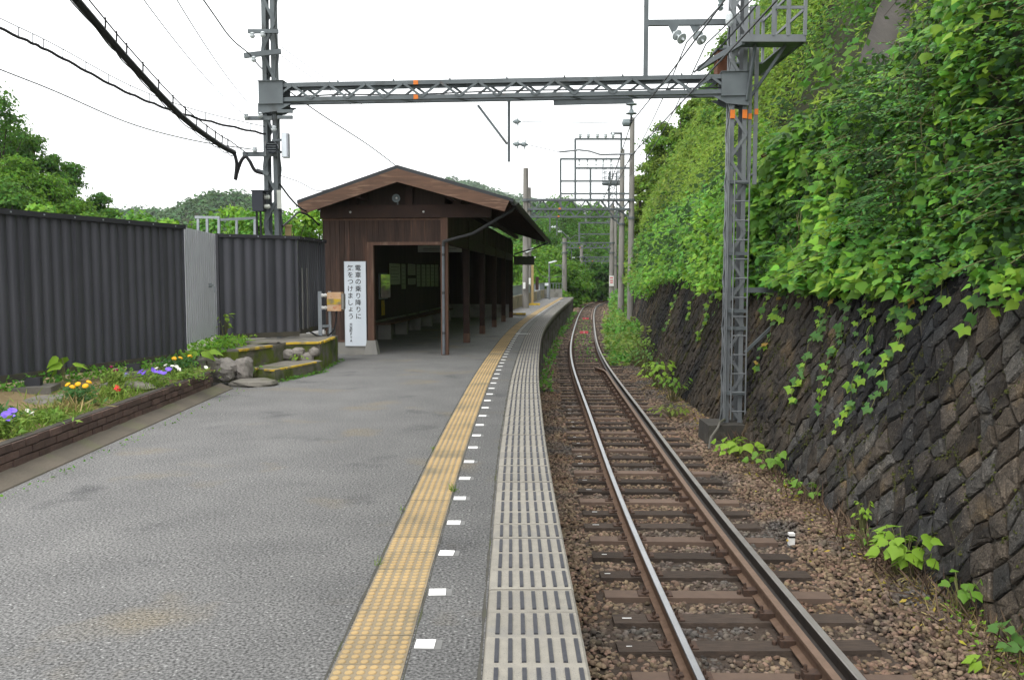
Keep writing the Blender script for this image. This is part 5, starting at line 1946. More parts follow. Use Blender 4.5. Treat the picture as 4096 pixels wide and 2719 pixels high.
M_STEM = mat("vine_stem", (.14, .15, .05), (.10, .09, .045), scale=6, rough=.9)
M_HILL = mat("hill_soil", (.030, .034, .016), (.042, .042, .020), scale=1.2, rough=1, bump=.5, bscale=4)
M_SPRAY = mat("sprayed_concrete", (.105, .095, .088), (.075, .07, .066), scale=2, rough=.95, bump=.6, bscale=14, stretch=(1, 1, .3))

PZ = np.array([-1.07, 1.65, 2.9, 3.7, 4.25, 4.4, 6.5, 8, 10, 13, 17, 22, 30, 38])
PK = [(17., [0, .95, 1.1, 1.35, 1.8, 5.0, 5.7, 6.3, 7.2, 8.8, 10.7, 13.7, 20, 27]),
      (23., [0, .95, 1.1, 1.6, 3.4, 4.8, 5.6, 6.3, 7.2, 8.6, 10.5, 13.5, 20, 27]),
      (40., [0, .95, 1.2, 1.9, 2.9, 3.1, 4.2, 4.9, 5.7, 6.8, 8.5, 11.5, 18, 25]),
      (60., [0, .8, 1.0, 1.2, 1.5, 1.6, 2.2, 2.8, 3.8, 5.5, 8, 11, 17, 24]),
      (80., [0, .5, .5, .6, .8, .8, 1.1, 1.5, 2.2, 3.6, 6, 9, 15, 22])]


def prof(y, z):
    """how far the slope lies behind the wall foot at height z"""
    y, z = np.asarray(y, float), np.asarray(z, float)
    zz = np.where(z > 2, z - np.clip(17.3 - y, 0, 9) * .17 * np.clip((z - 2) / 2, 0, 1), z)
    rows = np.stack([np.interp(zz, PZ, r_) for _, r_ in PK])
    ky = np.array([k_ for k_, _ in PK])
    i = np.clip(np.searchsorted(ky, y) - 1, 0, len(ky) - 2)
    t = np.clip((y - ky[i]) / (ky[i + 1] - ky[i]), 0, 1)
    idx = np.indices(np.broadcast(y, z).shape)
    yb = np.broadcast_to(i, np.broadcast(y, z).shape)
    a = np.take_along_axis(rows, yb[None], axis=0)[0]
    b = np.take_along_axis(rows, (yb + 1)[None], axis=0)[0]
    return a + (b - a) * t


def hill_xyz(y, z, out=0.0):
    y = np.asarray(y, float)
    k = WTOE.dx(y)
    q = np.hypot(1, k)
    o = prof(y, z) - out * .85
    return np.stack([WTOE.x(y) + o / q, y - o * k / q * .0, np.asarray(z) + out * .4], axis=-1)


gy = np.linspace(1, 117, 90)
gz = np.array([1.55, 2.2, 3, 3.7, 4.4, 5, 5.6, 6.1, 6.6, 7.3, 8, 9, 10, 11.5, 13, 15, 18, 22, 26, 31, 36])
V = np.concatenate([hill_xyz(np.full(len(gz), y), gz, -.25) for y in gy])
V += np.stack([Lump(3, 1.1)(V) * .18, np.zeros(len(V)), np.zeros(len(V))], axis=1)
k = len(gz)
F = [(i * k + j, (i + 1) * k + j, (i + 1) * k + j + 1, i * k + j + 1) for i in range(len(gy) - 1) for j in range(k - 1)]
hill = np_obj("hillside", V, F, M_HILL, None, True)
tag(hill, "steep overgrown hillside above the stone wall", "hillside", kind='structure')


def in_view(P, mx=.9, top=.48):
    d = np.maximum(P[:, 1], .1)
    return (np.abs(P[:, 0]) / d < mx) & ((P[:, 2] - CAM_Z) / d < top) & (P[:, 1] > 1)


def scatter(n, y0, y1, z0, z1, seed, depth=(.0, .45), lump=.35, lf=1.0, ypow=1.0):
    r = np.random.default_rng(seed)
    y = y0 + (y1 - y0) * r.random(n) ** ypow
    z = r.uniform(z0, z1, n)
    P = hill_xyz(y, z)
    L = Lump(seed + 50, lf)(P) + .5 * Lump(seed + 51, lf * 2.6)(P)
    o = L * lump + r.uniform(depth[0], depth[1], n) - depth[0]
    P = hill_xyz(y, z, o)
    return P, L, r


# --- kudzu curtain near the column
kud = thing("kudzu_vine", "broad leaved bright green kudzu hanging over the stone wall beside the pale column", "vine", tuple(hill_xyz(14., 1.7)))
P, L, r = scatter(14500, 6.6, 19.5, 1.3, 5.9, 101, (-.05, .42), .5, .95)
lim = 1.38 + .55 * Lump(9, 1.1)(P)
# the leaf mass rises towards the camera side
k_ = in_view(P) & (P[:, 2] > lim) & (P[:, 2] < 4.2 + (17.3 - P[:, 1]) * .17 + .25 * L)
P, L = P[k_], L[k_]
n = len(P)
N_ = np.array([(-.55, -.38, .75)]) + r.normal(0, .38, (n, 3))
T_ = np.array([(-.5, -.2, -.8)]) + r.normal(0, .5, (n, 3))
sz = r.uniform(.085, .215, n) * np.clip(P[:, 1] / 13, .55, 1.05)
scr = sz / P[:, 1] * (1 + .3 * (L > 0)) * (P[:, 0] / P[:, 1] < .6)
order = np.argsort(-scr + r.uniform(0, .004, n))
big = order[:300]
for i in big:
    v, f = leaves(P[i:i + 1], N_[i:i + 1], sz[i:i + 1] * 1.08, T_KUDZU, T_[i:i + 1], r)
    np_obj("leaf", v, f, L_KUDB if r.random() < .6 else L_KUD, kud)
rest_ = order[300:]
half = rest_[r.random(len(rest_)) < .38]
oth = np.setdiff1d(rest_, half)
for idx, m_ in ((half, L_KUDB), (oth, L_KUD)):
    v, f = leaves(P[idx], N_[idx], sz[idx], T_KUDZU, T_[idx], r)
    np_obj("foliage", v, f, m_, kud)['kind'] = 'stuff'
st = MB()
rk = random.Random(5)
for i in range(60):
    y, z = rk.uniform(7, 18), rk.uniform(2.5, 5.2)
    pts = []
    for s_ in range(6):
        q = hill_xyz(y + s_ * rk.uniform(-.12, .12), max(1.6, z - s_ * .28), .25 + .1 * math.sin(s_ + i))
        pts.append(Vector(q))
    st.tube(pts, .007, 4)
st.build("stem", M_STEM, kud, kind='stuff')

# --- shrub with small pointed leaves nearer the camera
shr = thing("broadleaf_shrub", "dense shrub with small pointed dark green leaves above the near stone wall", "shrub", tuple(hill_xyz(8.5, 1.7)))
r = np.random.default_rng(33)
PP, NN, TT, SS = [], [], [], []
stems = MB()
for i in range(660):
    y = r.uniform(4.4, 13.2)
    z = r.uniform(1.55, 4.2) if i < 510 else r.uniform(3.6, 5.6)
    b = hill_xyz(y, z, r.uniform(-.1, .35))
    d = np.array([-.75, r.uniform(-.7, .35), r.uniform(.0, .6)])
    d /= np.linalg.norm(d)
    Ls = r.uniform(.35, .95)
    pts = []
    m_ = int(Ls / .055)
    for s_ in range(m_):
        t = s_ / m_
        p = b + d * (Ls * t) + np.array([0, 0, -.42 * Ls * t * t])
        pts.append(Vector(p))
        side = np.cross(d, [0, 0, 1]) * (1 if s_ % 2 else -1)
        PP.append(p)
        TT.append(side * .9 + d * .7 + np.array([0, 0, -.25]) + r.normal(0, .15, 3))
        NN.append(np.array([-.3, -.2, .9]) + r.normal(0, .25, 3))
        SS.append(r.uniform(.06, .10) * (1.15 - .45 * t))
    if i % 3 == 0 and len(pts) > 3:
        stems.tube(pts[::3] + [pts[-1]], .005, 4)
PP, NN, TT, SS = map(np.array, (PP, NN, TT, SS))
kk = in_view(PP)
PP, NN, TT, SS = PP[kk], NN[kk], TT[kk], SS[kk]
order = np.argsort(-SS / PP[:, 1] * (PP[:, 0] / PP[:, 1] < .6))
for i in order[:300]:
    v, f = leaves(PP[i:i + 1], NN[i:i + 1], SS[i:i + 1], T_OVAL, TT[i:i + 1], r)
    np_obj("leaf", v, f, L_SHR, shr)
o_ = order[300:]
c_ = r.random(len(o_)) < .33
for idx, m_ in ((o_[c_], L_KUD), (o_[~c_], L_SHR)):
    v, f = leaves(PP[idx], NN[idx], SS[idx], T_OVAL, TT[idx], r)
    np_obj("foliage", v, f, m_, shr)['kind'] = 'stuff'
stems.build("stem", M_STEM, shr, kind='stuff')
fr = thing("mimosa_sapling", "feathery sapling with fern like fronds hanging over the wall right of the column", "sapling", tuple(hill_xyz(13.0, 1.8)))
for i in range(26):
    y = r.uniform(10.5, 15.5)
    b = hill_xyz(y, r.uniform(1.75, 2.7), r.uniform(.25, .6))
    d = np.array([-.8, r.uniform(-.8, -.1), r.uniform(-.25, .35)])
    d /= np.linalg.norm(d)
    Ls = r.uniform(.35, .6)
    side = np.cross(d, [0, 0, 1])
    side /= np.linalg.norm(side)
    vs = []
    for s_ in range(15):
        t = (s_ + 1) / 15
        p = b + d * Ls * t + np.array([0, 0, -.45 * Ls * t * t])
        for sg in (-1, 1):
            vs.append(leaves(p[None], np.array([[-.25, -.2, .9]]), [Ls * .26 * math.sin(math.pi * (.15 + .8 * t))], T_NARR, (side * sg + d * .35)[None], r))
    v, f = joinVF(vs)
    np_obj("frond", v, f, L_SHR if i % 3 else L_KUD, fr)['kind'] = 'stuff'
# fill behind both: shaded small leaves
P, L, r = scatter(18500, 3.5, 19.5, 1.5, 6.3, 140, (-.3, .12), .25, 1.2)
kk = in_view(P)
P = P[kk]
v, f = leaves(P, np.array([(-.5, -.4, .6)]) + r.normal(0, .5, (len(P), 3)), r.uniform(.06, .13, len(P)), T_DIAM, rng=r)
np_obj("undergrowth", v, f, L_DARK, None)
o = bpy.data.objects["undergrowth"]
tag(o, "dark undergrowth behind the kudzu and shrub leaves", "undergrowth", kind='stuff')

# --- dark tree overhanging from the top of the slope
tr = thing("overhanging_tree", "dark glossy leaved branches hanging into the upper corner above the kudzu", "tree", tuple(hill_xyz(11., 6.5)))
r = np.random.default_rng(71)
PP, NN, TT = [], [], []
br = MB()
br.tube([Vector(hill_xyz(10.5, 5.2)) + Vector((.8, 0, -.3)), Vector(hill_xyz(10.4, 6.4)) + Vector((.3, 0, .1)), Vector(hill_xyz(10.3, 7.0)) + Vector((.0, 0, .6))], .12, 7, .06)
for i in range(120):
    b = np.array([r.uniform(5.2, 7.4), r.uniform(9.2, 12.2), r.uniform(4.75, 6.2)])
    d = np.array([-.6, r.uniform(-.5, .4), r.uniform(-.5, .2)])
    Ls = r.uniform(.3, .7)
    br.tube([Vector(b), Vector(b + d * Ls * .5), Vector(b + d * Ls + np.array([0, 0, -.1]))], .008, 4, .003)
    for s_ in range(26):
        PP.append(b + d * Ls * r.random() + r.normal(0, .07, 3))
        NN.append(np.array([-.2, -.2, .8]) + r.normal(0, .45, 3))
        TT.append(np.array([-.5, 0, -.6]) + r.normal(0, .5, 3))
PP, NN, TT = map(np.array, (PP, NN, TT))
v, f = leaves(PP, NN, r.uniform(.06, .11, len(PP)), T_OVAL, TT, r)
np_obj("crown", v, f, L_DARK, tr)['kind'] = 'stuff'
br.build("branch", M_BARK, tr, kind='stuff')

# sprayed concrete face and rusty rock-fall posts
V, F = [], []
for i in range(10):
    for j in range(8):
        a = W(1975 + (2180 - 1975) * i / 9 + 11 * j, 150 - 190 * j / 7, 19.6 + j * .3 + i * .1)
        V.append((a.x + .05 * mnoise.noise((i * .9, j * .9, 0)), a.y + .12 * mnoise.noise((i * .7, j * .7, 5)), a.z))
F = [(i * 8 + j, (i + 1) * 8 + j, (i + 1) * 8 + j + 1, i * 8 + j + 1) for i in range(9) for j in range(7)]
sp = np_obj("sprayed_slope", V, F, M_SPRAY, None, True)
tag(sp, "smooth grey sprayed concrete face above the kudzu", "slope", kind='structure')
for i, (xa, ya, xb, yb, Y) in enumerate(((1757, 348, 1832, 490, 17.2), (2338, 15, 2375, 150, 10.2), (2075, 150, 2110, 250, 14.5))):
    a, b = W(xa, ya, Y), W(xb, yb, Y + .25)
    t = thing("rockfall_post", ["rusty leaning steel post in the kudzu beside the pale column", "rusty steel post in the top corner of the slope", "rusty post mostly hidden in the kudzu"][i], "post", tuple(b), group="rusty rock fall posts")
    MB().bar(a, b, .012, .10, up=(0, 1, 0)).build("web", M_RUST, t)
    for s in (-1, 1):
        o = Vector((.0, s * .05, 0))
        MB().bar(a + o, b + o, .09, .012, up=(0, 1, 0)).build("flange", M_RUST, t)
a = W(1790, 470, 15.6)
for i in range(4):
    z = 3.0 + i * .35
    wire("rock fall fence wire in the kudzu, %s of four" % ["lowest", "second lowest", "third lowest", "topmost"][i], [Vector(hill_xyz(17.5, z, .3)), Vector(hill_xyz(14.0, z + .1, .25)), Vector(hill_xyz(10.0, z + .2, .2))], .008, M_WIRE, "fence_wire", "rock fall fence wires")

# --- thicket on the farther hillside (reads as one mass)
parts = {}
for (n, y0, y1, z0, z1, sd, lo, hi, m_, lf, lump) in (
        (15000, 17, 38, .6, 4.5, 201, .09, .19, L_KUDB, .6, .5),
        (8000, 17, 40, .7, 4.7, 207, .09, .2, L_KUD, .6, .35),
        (60000, 15, 64, 4.41, 15, 202, .12, .30, L_BAM, .75, .6),
        (30000, 34, 116, 1.0, 9, 203, .13, .32, L_MIX, .4, .6),
        (20000, 34, 116, 8, 24, 204, .18, .38, L_MIX, .3, .6),
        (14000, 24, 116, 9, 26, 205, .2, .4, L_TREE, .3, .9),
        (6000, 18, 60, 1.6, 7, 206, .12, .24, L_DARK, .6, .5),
        (16000, 11, 30, 4.41, 12, 208, .11, .23, L_TREE, .7, .5)):
    P, L, r = scatter(n, y0, y1, z0, z1, sd, (-.2, .9), lump, lf, 1.25)
    kk = in_view(P)
    if sd in (201, 207):
        kk &= P[:, 2] > 1.3 + .5 * Lump(909, .9)(P)
    if m_ in (L_TREE, L_BAM):
        kk &= L > -.25
    P = P[kk]
    parts.setdefault((m_, hi < .22), []).append(leaves(P, np.array([(-.45, -.45, .75)]) + r.normal(0, .5, (len(P), 3)), r.uniform(lo, hi, len(P)), T_OVAL if hi < .22 else (T_NARR if m_ is L_BAM else T_DIAM), np.array([(-.5, -.3, -.4)]) + r.normal(0, .7, (len(P), 3)), r))
names = {L_KUD: ("kudzu_thicket", "bright green kudzu covering the slope beyond the pale column"), L_BAM: ("bamboo_thicket", "yellow green bamboo thicket high on the hillside"),
         L_KUDB: ("kudzu_growth", "bright kudzu lumps along the wall top left of the pale column"), L_MIX: ("hillside_thicket", "mixed green thicket covering the far hillside"), L_TREE: ("hillside_foliage", "darker foliage in clumps on the far hillside"), L_DARK: ("shaded_thicket", "dark leaves deep inside the hillside thicket")}
for (m_, _s), ps in parts.items():
    v, f = joinVF(ps)
    o = np_obj(names[m_][0], v, f, m_)
    tag(o, names[m_][1], "thicket", kind='stuff')

# --- vine strands down the stone wall
rv = random.Random(17)
strands = [(1790, 640, 850), (1850, 660, 700), (1880, 690, 930), (1945, 720, 840), (1990, 760, 1000), (2060, 700, 960), (2110, 660, 800), (1905, 880, 960), (2085, 640, 740), (1770, 650, 720), (1822, 640, 730), (1918, 650, 770), (1965, 640, 700), (2030, 655, 730), (2140, 650, 730), (2190, 640, 700), (2310, 650, 720), (1735, 645, 700), (1640, 640, 790), (1600, 650, 740), (1555, 660, 760), (1660, 670, 720), (2250, 650, 760), (2000, 660, 760)]
for si, (px, ya, yb) in enumerate(strands):
    u = (px * K_PX - 2048) / 3450.0
    # where that sight line meets the wall
    Y = 12.0
    for _ in range(30):
        z = CAM_Z - (ya * .5 + yb * .5 - 643) / 1990 * Y
        Y = float(wall_pt(Y, max(W_Z0, min(W_Z1, z))).x) / u if u > 0 else Y
    nth = ["first", "second", "third", "fourth", "fifth", "sixth", "seventh", "eighth", "ninth", "tenth", "eleventh", "twelfth", "thirteenth", "fourteenth", "fifteenth", "sixteenth", "seventeenth", "eighteenth", "nineteenth", "twentieth"]
    side = sorted(q[0] for q in strands if (q[0] > 1700) == (px > 1700))
    vlab = ("kudzu strand on the stone wall, %s to the right of the pale column" % nth[side.index(px)]) if px > 1700 else ("kudzu strand on the stone wall, %s to the left of the pale column" % nth[len(side) - 1 - side.index(px)])
    za, zb = CAM_Z - (ya - 643) / 1990 * Y + .1, CAM_Z - (yb - 643) / 1990 * Y
    t = thing("hanging_vine", vlab, "vine", tuple(wall_pt(Y, zb)), group="vine strands on the stone wall")
    pts = []
    k = max(4, int((za - zb) / .1))
    r = np.random.default_rng(400 + si)
    y_ = Y
    for s_ in range(k + 1):
        z = za + (zb - za) * s_ / k
        y_ += rv.uniform(-.05, .05)
        pts.append(wall_pt(y_, z, .06 + .03 * math.sin(s_)))
    MB().tube(pts, .005, 4).build("stem", M_STEM, t)
    for s_, p in enumerate(pts):
        for q in range(1 + (r.random() < .55)):
            yel = r.random() < .025
            base = np.array(p) + r.normal(0, .05, 3) * np.array([.3, 1.4, 1])
            nn = np.array([-.75, -.3, .55]) + r.normal(0, .25, 3)
            vs = []
            sc = r.uniform(.055, .12)
            for a in (-1.1, 0, 1.1):
                tip = np.array([-.15, math.sin(a), -math.cos(a) * .8])
                vs.append(leaves(base[None], nn[None], [sc], T_KUDZU, tip[None], r))
            v, f = joinVF(vs)
            np_obj("leaf", v, f, L_YEL if yel else (L_KUDB if r.random() < .45 else L_SHR), t)

# --- plants at the foot of the wall
def leafy_plant(name, label, p, n, h, sz, tpl, m, cat="plant", group=None, spread=.25, seed=0, bare=False):
    r = np.random.default_rng(seed)
    p = Vector(p)
    t = thing(name, label, cat, tuple(p), group)
    mb = MB()
    for i in range(n):
        a = r.uniform(0, 6.28)
        rad = spread * math.sqrt(r.random())
        tip = p + Vector((rad * math.cos(a), rad * math.sin(a), h * r.uniform(.45, 1.0)))
        mid = p.lerp(tip, .5) + Vector((0, 0, .03))
        mb.tube([p + Vector((rad * .2 * math.cos(a), rad * .2 * math.sin(a), -.02)), mid, tip], .004, 4)
        nn = np.array([.5 * math.cos(a) - .1, .5 * math.sin(a) - .3, .8]) + r.normal(0, .2, 3)
        td = np.array([math.cos(a), math.sin(a), -.35]) + r.normal(0, .2, 3)
        v, f = leaves(np.array(tip)[None], nn[None], [sz * r.uniform(.65, 1.1)], tpl, td[None], r)
        np_obj("leaf", v, f, m, t)
    mb.build("stem", M_STEM, t, kind='stuff')
    return t


leafy_plant("leafy_plant", "large bright green bushy plant at the foot of the stone wall", W(2085, 1325, 8.35).to_tuple()[:2] + (-1.3,), 46, .48, .15, T_KUDZU, L_KUDB, spread=.3, seed=1)
leafy_plant("leafy_plant", "broad leaved seedlings beside the concrete footing of the column", (3.75, 14.0, -1.28), 30, .3, .17, T_KUDZU, L_KUDB, spread=.42, seed=2)
leafy_plant("leafy_plant", "low green plants along the wall foot past the column footing", (3.95, 12.9, -1.28), 34, .34, .13, T_KUDZU, L_KUD, spread=.4, seed=3)
leafy_plant("leafy_plant", "slender upright green shoot by the stone wall", (3.98, 9.6, -1.28), 24, .42, .08, T_OVAL, L_KUDB, spread=.09, seed=4)
leafy_plant("leafy_plant", "round leaved plant at the wall foot below the bushy one", (3.92, 7.35, -1.28), 20, .34, .10, T_KUDZU, L_KUD, spread=.16, seed=5)
leafy_plant("leafy_plant", "dark green plants in the lower corner by the ballast", (3.95, 6.35, -1.3), 34, .3, .12, T_KUDZU, L_SHR, spread=.25, seed=6)
leafy_plant("leafy_plant", "star shaped seedling in the gravel corner", (3.55, 6.3, -1.31), 9, .12, .13, T_OVAL, L_KUDB, spread=.07, seed=7)
leafy_plant("leafy_plant", "small leafy sprout at the wall foot near the white marker", (3.95, 11.2, -1.28), 16, .25, .12, T_KUDZU, L_KUD, spread=.2, seed=8)
leafy_plant("leafy_plant", "small weeds in the litter above the bushy plant", (3.85, 9.2, -1.29), 22, .22, .07, T_OVAL, L_KUD, spread=.2, seed=9)
for i, (y, lab) in enumerate(((18.3, "low weeds on the ballast edge behind the column footing"), (20.5, "weed clump at the wall foot past the footing"), (23.0, "tall bright weed clump against the far stone wall"), (25.5, "round dark bush against the far wall"), (28.5, "weed clump before the concrete pole"))):
    p = WTOE.pt(y, -.35 if i else -.7)
    leafy_plant("weed_clump", lab, (p.x, p.y, -1.3), 60 if i > 1 else 40, .5 + .12 * i if i else .22, .15, T_KUDZU if i == 2 else T_OVAL, [L_GRASS, L_KUD, L_KUDB, L_SHR, L_KUD][i], spread=.45 + .04 * i, seed=20 + i)

# litter and dead twigs along the wall foot
r = np.random.default_rng(90)
n = 900
Y = r.uniform(5.5, 26, n)
O = -np.abs(r.normal(.05, .28, n))
X = WTOE.x(Y) + O
P = np.stack([X, Y, np.full(n, -1.30) + r.uniform(.0, .05, n)], axis=1)
kk = in_view(P)
P = P[kk]
v, f = leaves(P, np.array([(0, 0, 1.)]) + r.normal(0, .4, (len(P), 3)), r.uniform(.03, .085, len(P)), T_OVAL, rng=r)
o = np_obj("leaf_litter", v, f, L_YEL)
tag(o, "yellow and brown fallen leaves along the foot of the stone wall", "litter", kind='stuff')
n = 1500
Y = r.uniform(5.5, 16, n)
X = WTOE.x(Y) - np.abs(r.normal(.08, .22, n))
P = np.stack([X, Y, np.full(n, -1.31)], axis=1)
kk = in_view(P)
P = P[kk]
v, f = leaves(P, r.normal(0, 1, (len(P), 3)), r.uniform(.12, .4, len(P)), (T_BLADE[0] * np.array([.5, 1, 1]), T_BLADE[1]), np.array([(-.2, 0, .35)]) + r.normal(0, .6, (len(P), 3)), r)
o = np_obj("dead_twigs", v, f, mat("dead_twig", (.085, .055, .04), (.13, .09, .06), scale=5, rough=1))
tag(o, "dry brown twigs and stems along the foot of the stone wall", "twigs", kind='stuff')
Y = r.uniform(5.6, 15.5, 1500)
X = WTOE.x(Y) - .04 - np.abs(r.normal(0, .16, 1500))
P = np.stack([X, Y, -1.30 + .13 * r.random(1500) ** 2], axis=1)
kk = in_view(P) & (Lump(95, 2.2)(P) > .1)
P = P[kk]
v, f = leaves(P, np.array([(-.2, -.3, .8)]) + r.normal(0, .4, (len(P), 3)), r.uniform(.025, .065, len(P)), T_OVAL, rng=r)
o = np_obj("wall_foot_weeds", v, f, L_KUDB)
tag(o, "low bright weeds scattered along the foot of the stone wall", "weeds", kind='stuff')
Y = r.uniform(5.6, 9.5, 900)
X = WTOE.x(Y) - .05 - np.abs(r.normal(0, .18, 900))
P = np.stack([X, Y, np.full(900, -1.3)], axis=1)
kk = in_view(P) & (Lump(96, 1.6)(P) > .0)
P = P[kk]
v, f = leaves(P, r.normal(0, 1, (len(P), 3)), r.uniform(.08, .22, len(P)), T_BLADE, np.array([(-.3, -.2, .25)]) + r.normal(0, .6, (len(P), 3)), r)
o = np_obj("wall_foot_straw", v, f, L_DRY)
tag(o, "straw coloured dead grass at the near foot of the stone wall", "grass", kind='stuff')
# soil verge between ballast and wall
V, F = ribbon(WTOE, list(np.linspace(4, 40, 60)), [-.75, -.35, .0, .1], [BED_Z - .03, -1.315, -1.29, -1.25])
o = np_obj("verge", V, F, M_SOIL, None, True)
tag(o, "narrow earth verge along the stone wall", kind='structure')

# small white marker post in the ballast
t = thing("marker_post", "small white marker post with a black band in the ballast", "post", (3.12, 9.45, -1.34))
onebox("post", (3.12, 9.45, -1.265), (.062, .062, .14), M_WHITE, t)
onebox("band", (3.12, 9.45, -1.235), (.065, .065, .022), M_INK, t)
onebox("foot", (3.12, 9.45, -1.35), (.068, .068, .04), M_PATCH, t)

# --- weeds and grass beside the far track
def weeds(name, label, n, spl, y0, y1, o0, o1, h, m, z=-1.4, seed=0, cat="weeds", tpl=T_OVAL, sz=(.12, .26)):
    r = np.random.default_rng(seed)
    Y = y0 + (y1 - y0) * r.random(n)
    O = r.uniform(o0, o1, n)
    k = spl.dx(Y)
    q = np.hypot(1, k)
    X = spl.x(Y) + O / q
    P = np.stack([X, Y, np.zeros(n)], axis=1)
    L = Lump(seed + 7, .8)(P)
    hh = h * np.clip(.6 + .6 * L, .12, 1.4)
    P[:, 2] = z + hh * r.random(n) ** .6
    v, f = leaves(P, np.array([(-.2, -.4, .8)]) + r.normal(0, .45, (n, 3)), r.uniform(*sz, n), tpl, r.normal(0, .7, (n, 3)) + np.array([(0, 0, .3)]), r)
    o = np_obj(name, v, f, m)
    return tag(o, label, cat, kind='stuff')


weeds("trackside_weeds", "tall bright green weeds between the track and the far wall", 6000, WTOE, 29, 60, -1.3, .9, 1.1, L_KUD, seed=301)
weeds("trackside_shoots", "bright weed tips among the weeds by the far wall", 3000, WTOE, 29, 60, -1.4, .9, 1.3, L_GRASS, seed=311)
weeds("trackside_grass", "bright weeds lining the track beyond the concrete poles", 8000, RAILL, 52, 112, 2.5, 5.5, 1.7, L_KUD, seed=302, sz=(.2, .42))
weeds("platform_end_grass", "bright grass beside the track below the platform end", 7000, RAILL, 50, 112, -6.2, -1.6, .8, L_GRASS, seed=303, sz=(.2, .45))
weeds("platform_foot_weeds", "green weeds under the edge of the far platform", 800, EDGE, 22, 74, -.1, .3, .45, L_KUD, seed=304, z=-1.45, sz=(.09, .2))
weeds("rail_weeds", "small weeds growing between the far rails", 260, RAILL, 30, 60, .15, .95, .16, L_KUD, seed=305, z=-1.36, sz=(.06, .14))

# ---------------------------------------------------------------- trees
def tree(label, base, h, cr, seed, m, leaf=.3, nleaf=5000, trunk=.2, clumps=16, name="tree", group="trees around the station", low=.25, cone=False, cl=(.26, .46)):
    r = np.random.default_rng(seed)
    base = Vector(base)
    t = thing(name, label, "tree", tuple(base), group)
    mb = MB()
    topc = base + Vector((r.normal(0, .2), r.normal(0, .2), h * .8))
    mb.tube([base + Vector((0, 0, -.3)), base.lerp(topc, .5) + Vector((r.normal(0, .15), r.normal(0, .15), 0)), topc], trunk, 8, trunk * .3)
    C = []
    for i in range(clumps):
        u = r.random()
        zz = low + (1 - low) * (i + .5) / clumps
        rad = cr * (math.sin(math.pi * min(1, (zz - low) / (1 - low) * .82 + .14)) if not cone else (1.08 - (zz - low) / (1 - low)))
        a = r.uniform(0, 6.28)
        rr = rad * r.uniform(.35, .85)
        c = np.array([base.x + rr * math.cos(a), base.y + rr * math.sin(a), base.z + h * zz * .93])
        C.append((c, cr * r.uniform(*cl)))
        if i % 2 == 0:
            s = base.lerp(topc, min(.95, zz * .8))
            mb.tube([s, s.lerp(Vector(c), .55) + Vector((0, 0, .15)), Vector(c)], trunk * .3, 5, trunk * .08)
    mb.build("trunk", M_BARK, t)
    per = nleaf // clumps
    PP, NN = [], []
    for c, cr_ in C:
        d = unit(r.normal(0, 1, (per, 3)))
        d[:, 2] = np.abs(d[:, 2]) * .9 - .28
        rr = cr_ * r.uniform(.5, 1.0, (per, 1)) * (1 + .55 * r.random((per, 1)) ** 5)
        PP.append(c + d * rr * np.array([1.1, 1.1, .8]))
        NN.append(d + np.array([0, 0, .5]) + r.normal(0, .4, (per, 3)))
    PP, NN = np.concatenate(PP), np.concatenate(NN)
    v, f = leaves(PP, NN, r.uniform(leaf * .6, leaf * 1.3, len(PP)), T_CLUMP if leaf > .5 else T_DIAM, rng=r)
    np_obj("crown", v, f, m, t)['kind'] = 'stuff'
    return t


G = -1.5
for i, (px, ptop, Y, cr, m_, lab) in enumerate((
        (8, 180, 46, 2.5, L_TREE, "tall dark tree at the edge of the picture behind the long fence"),
        (-30, 130, 50, 2.8, L_TREE, "tree crown cut by the picture edge above the long fence"),
        (85, 285, 48, 2.0, L_TREE, "rounded dark tree second from the picture edge behind the fence"),
        (50, 340, 43, 2.2, L_TREEL, "lower green tree in front of the dark trees behind the fence"),
        (172, 352, 50, 1.7, L_TREE, "narrow dark tree at the right of the group behind the fence"),
        (235, 430, 52, 1.7, L_TREE, "small dark tree at the lower end of the group behind the fence"),
        (120, 385, 44, 2.2, L_TREEL, "bright feathery tree in the middle behind the long fence"),
        (195, 445, 46, 2.2, L_TREEL, "bright green bamboo like tree beside the small dark tree"),
        (10, 400, 40, 2.6, L_TREE, "broad green tree right behind the long fence"),
        (42, 262, 49, 2.0, L_TREE, "dark rounded tree between the two tallest behind the fence"),
        (128, 330, 49, 1.6, L_TREE, "dark tree with a pointed top in the group behind the fence"),
        (255, 468, 50, 1.5, L_TREE, "low dark tree at the lower tip of the group behind the fence"),
        (150, 415, 46, 1.9, L_TREE, "mid green tree between the dark crowns behind the fence"),
        (60, 430, 41, 2.2, L_TREEL, "bright low tree in front of the group behind the fence"),
        (215, 478, 42, 1.6, L_TREEL, "bright low tree near the tip of the group behind the fence"))):
    p = W(px, 643, Y)
    h = W(px, ptop, Y).z - G
    tree(lab, (p.x, Y, G), h, cr, 500 + i, m_, .19, 11000, .22, 64, group="trees behind the long fence", low=.06, cl=(.22, .42))
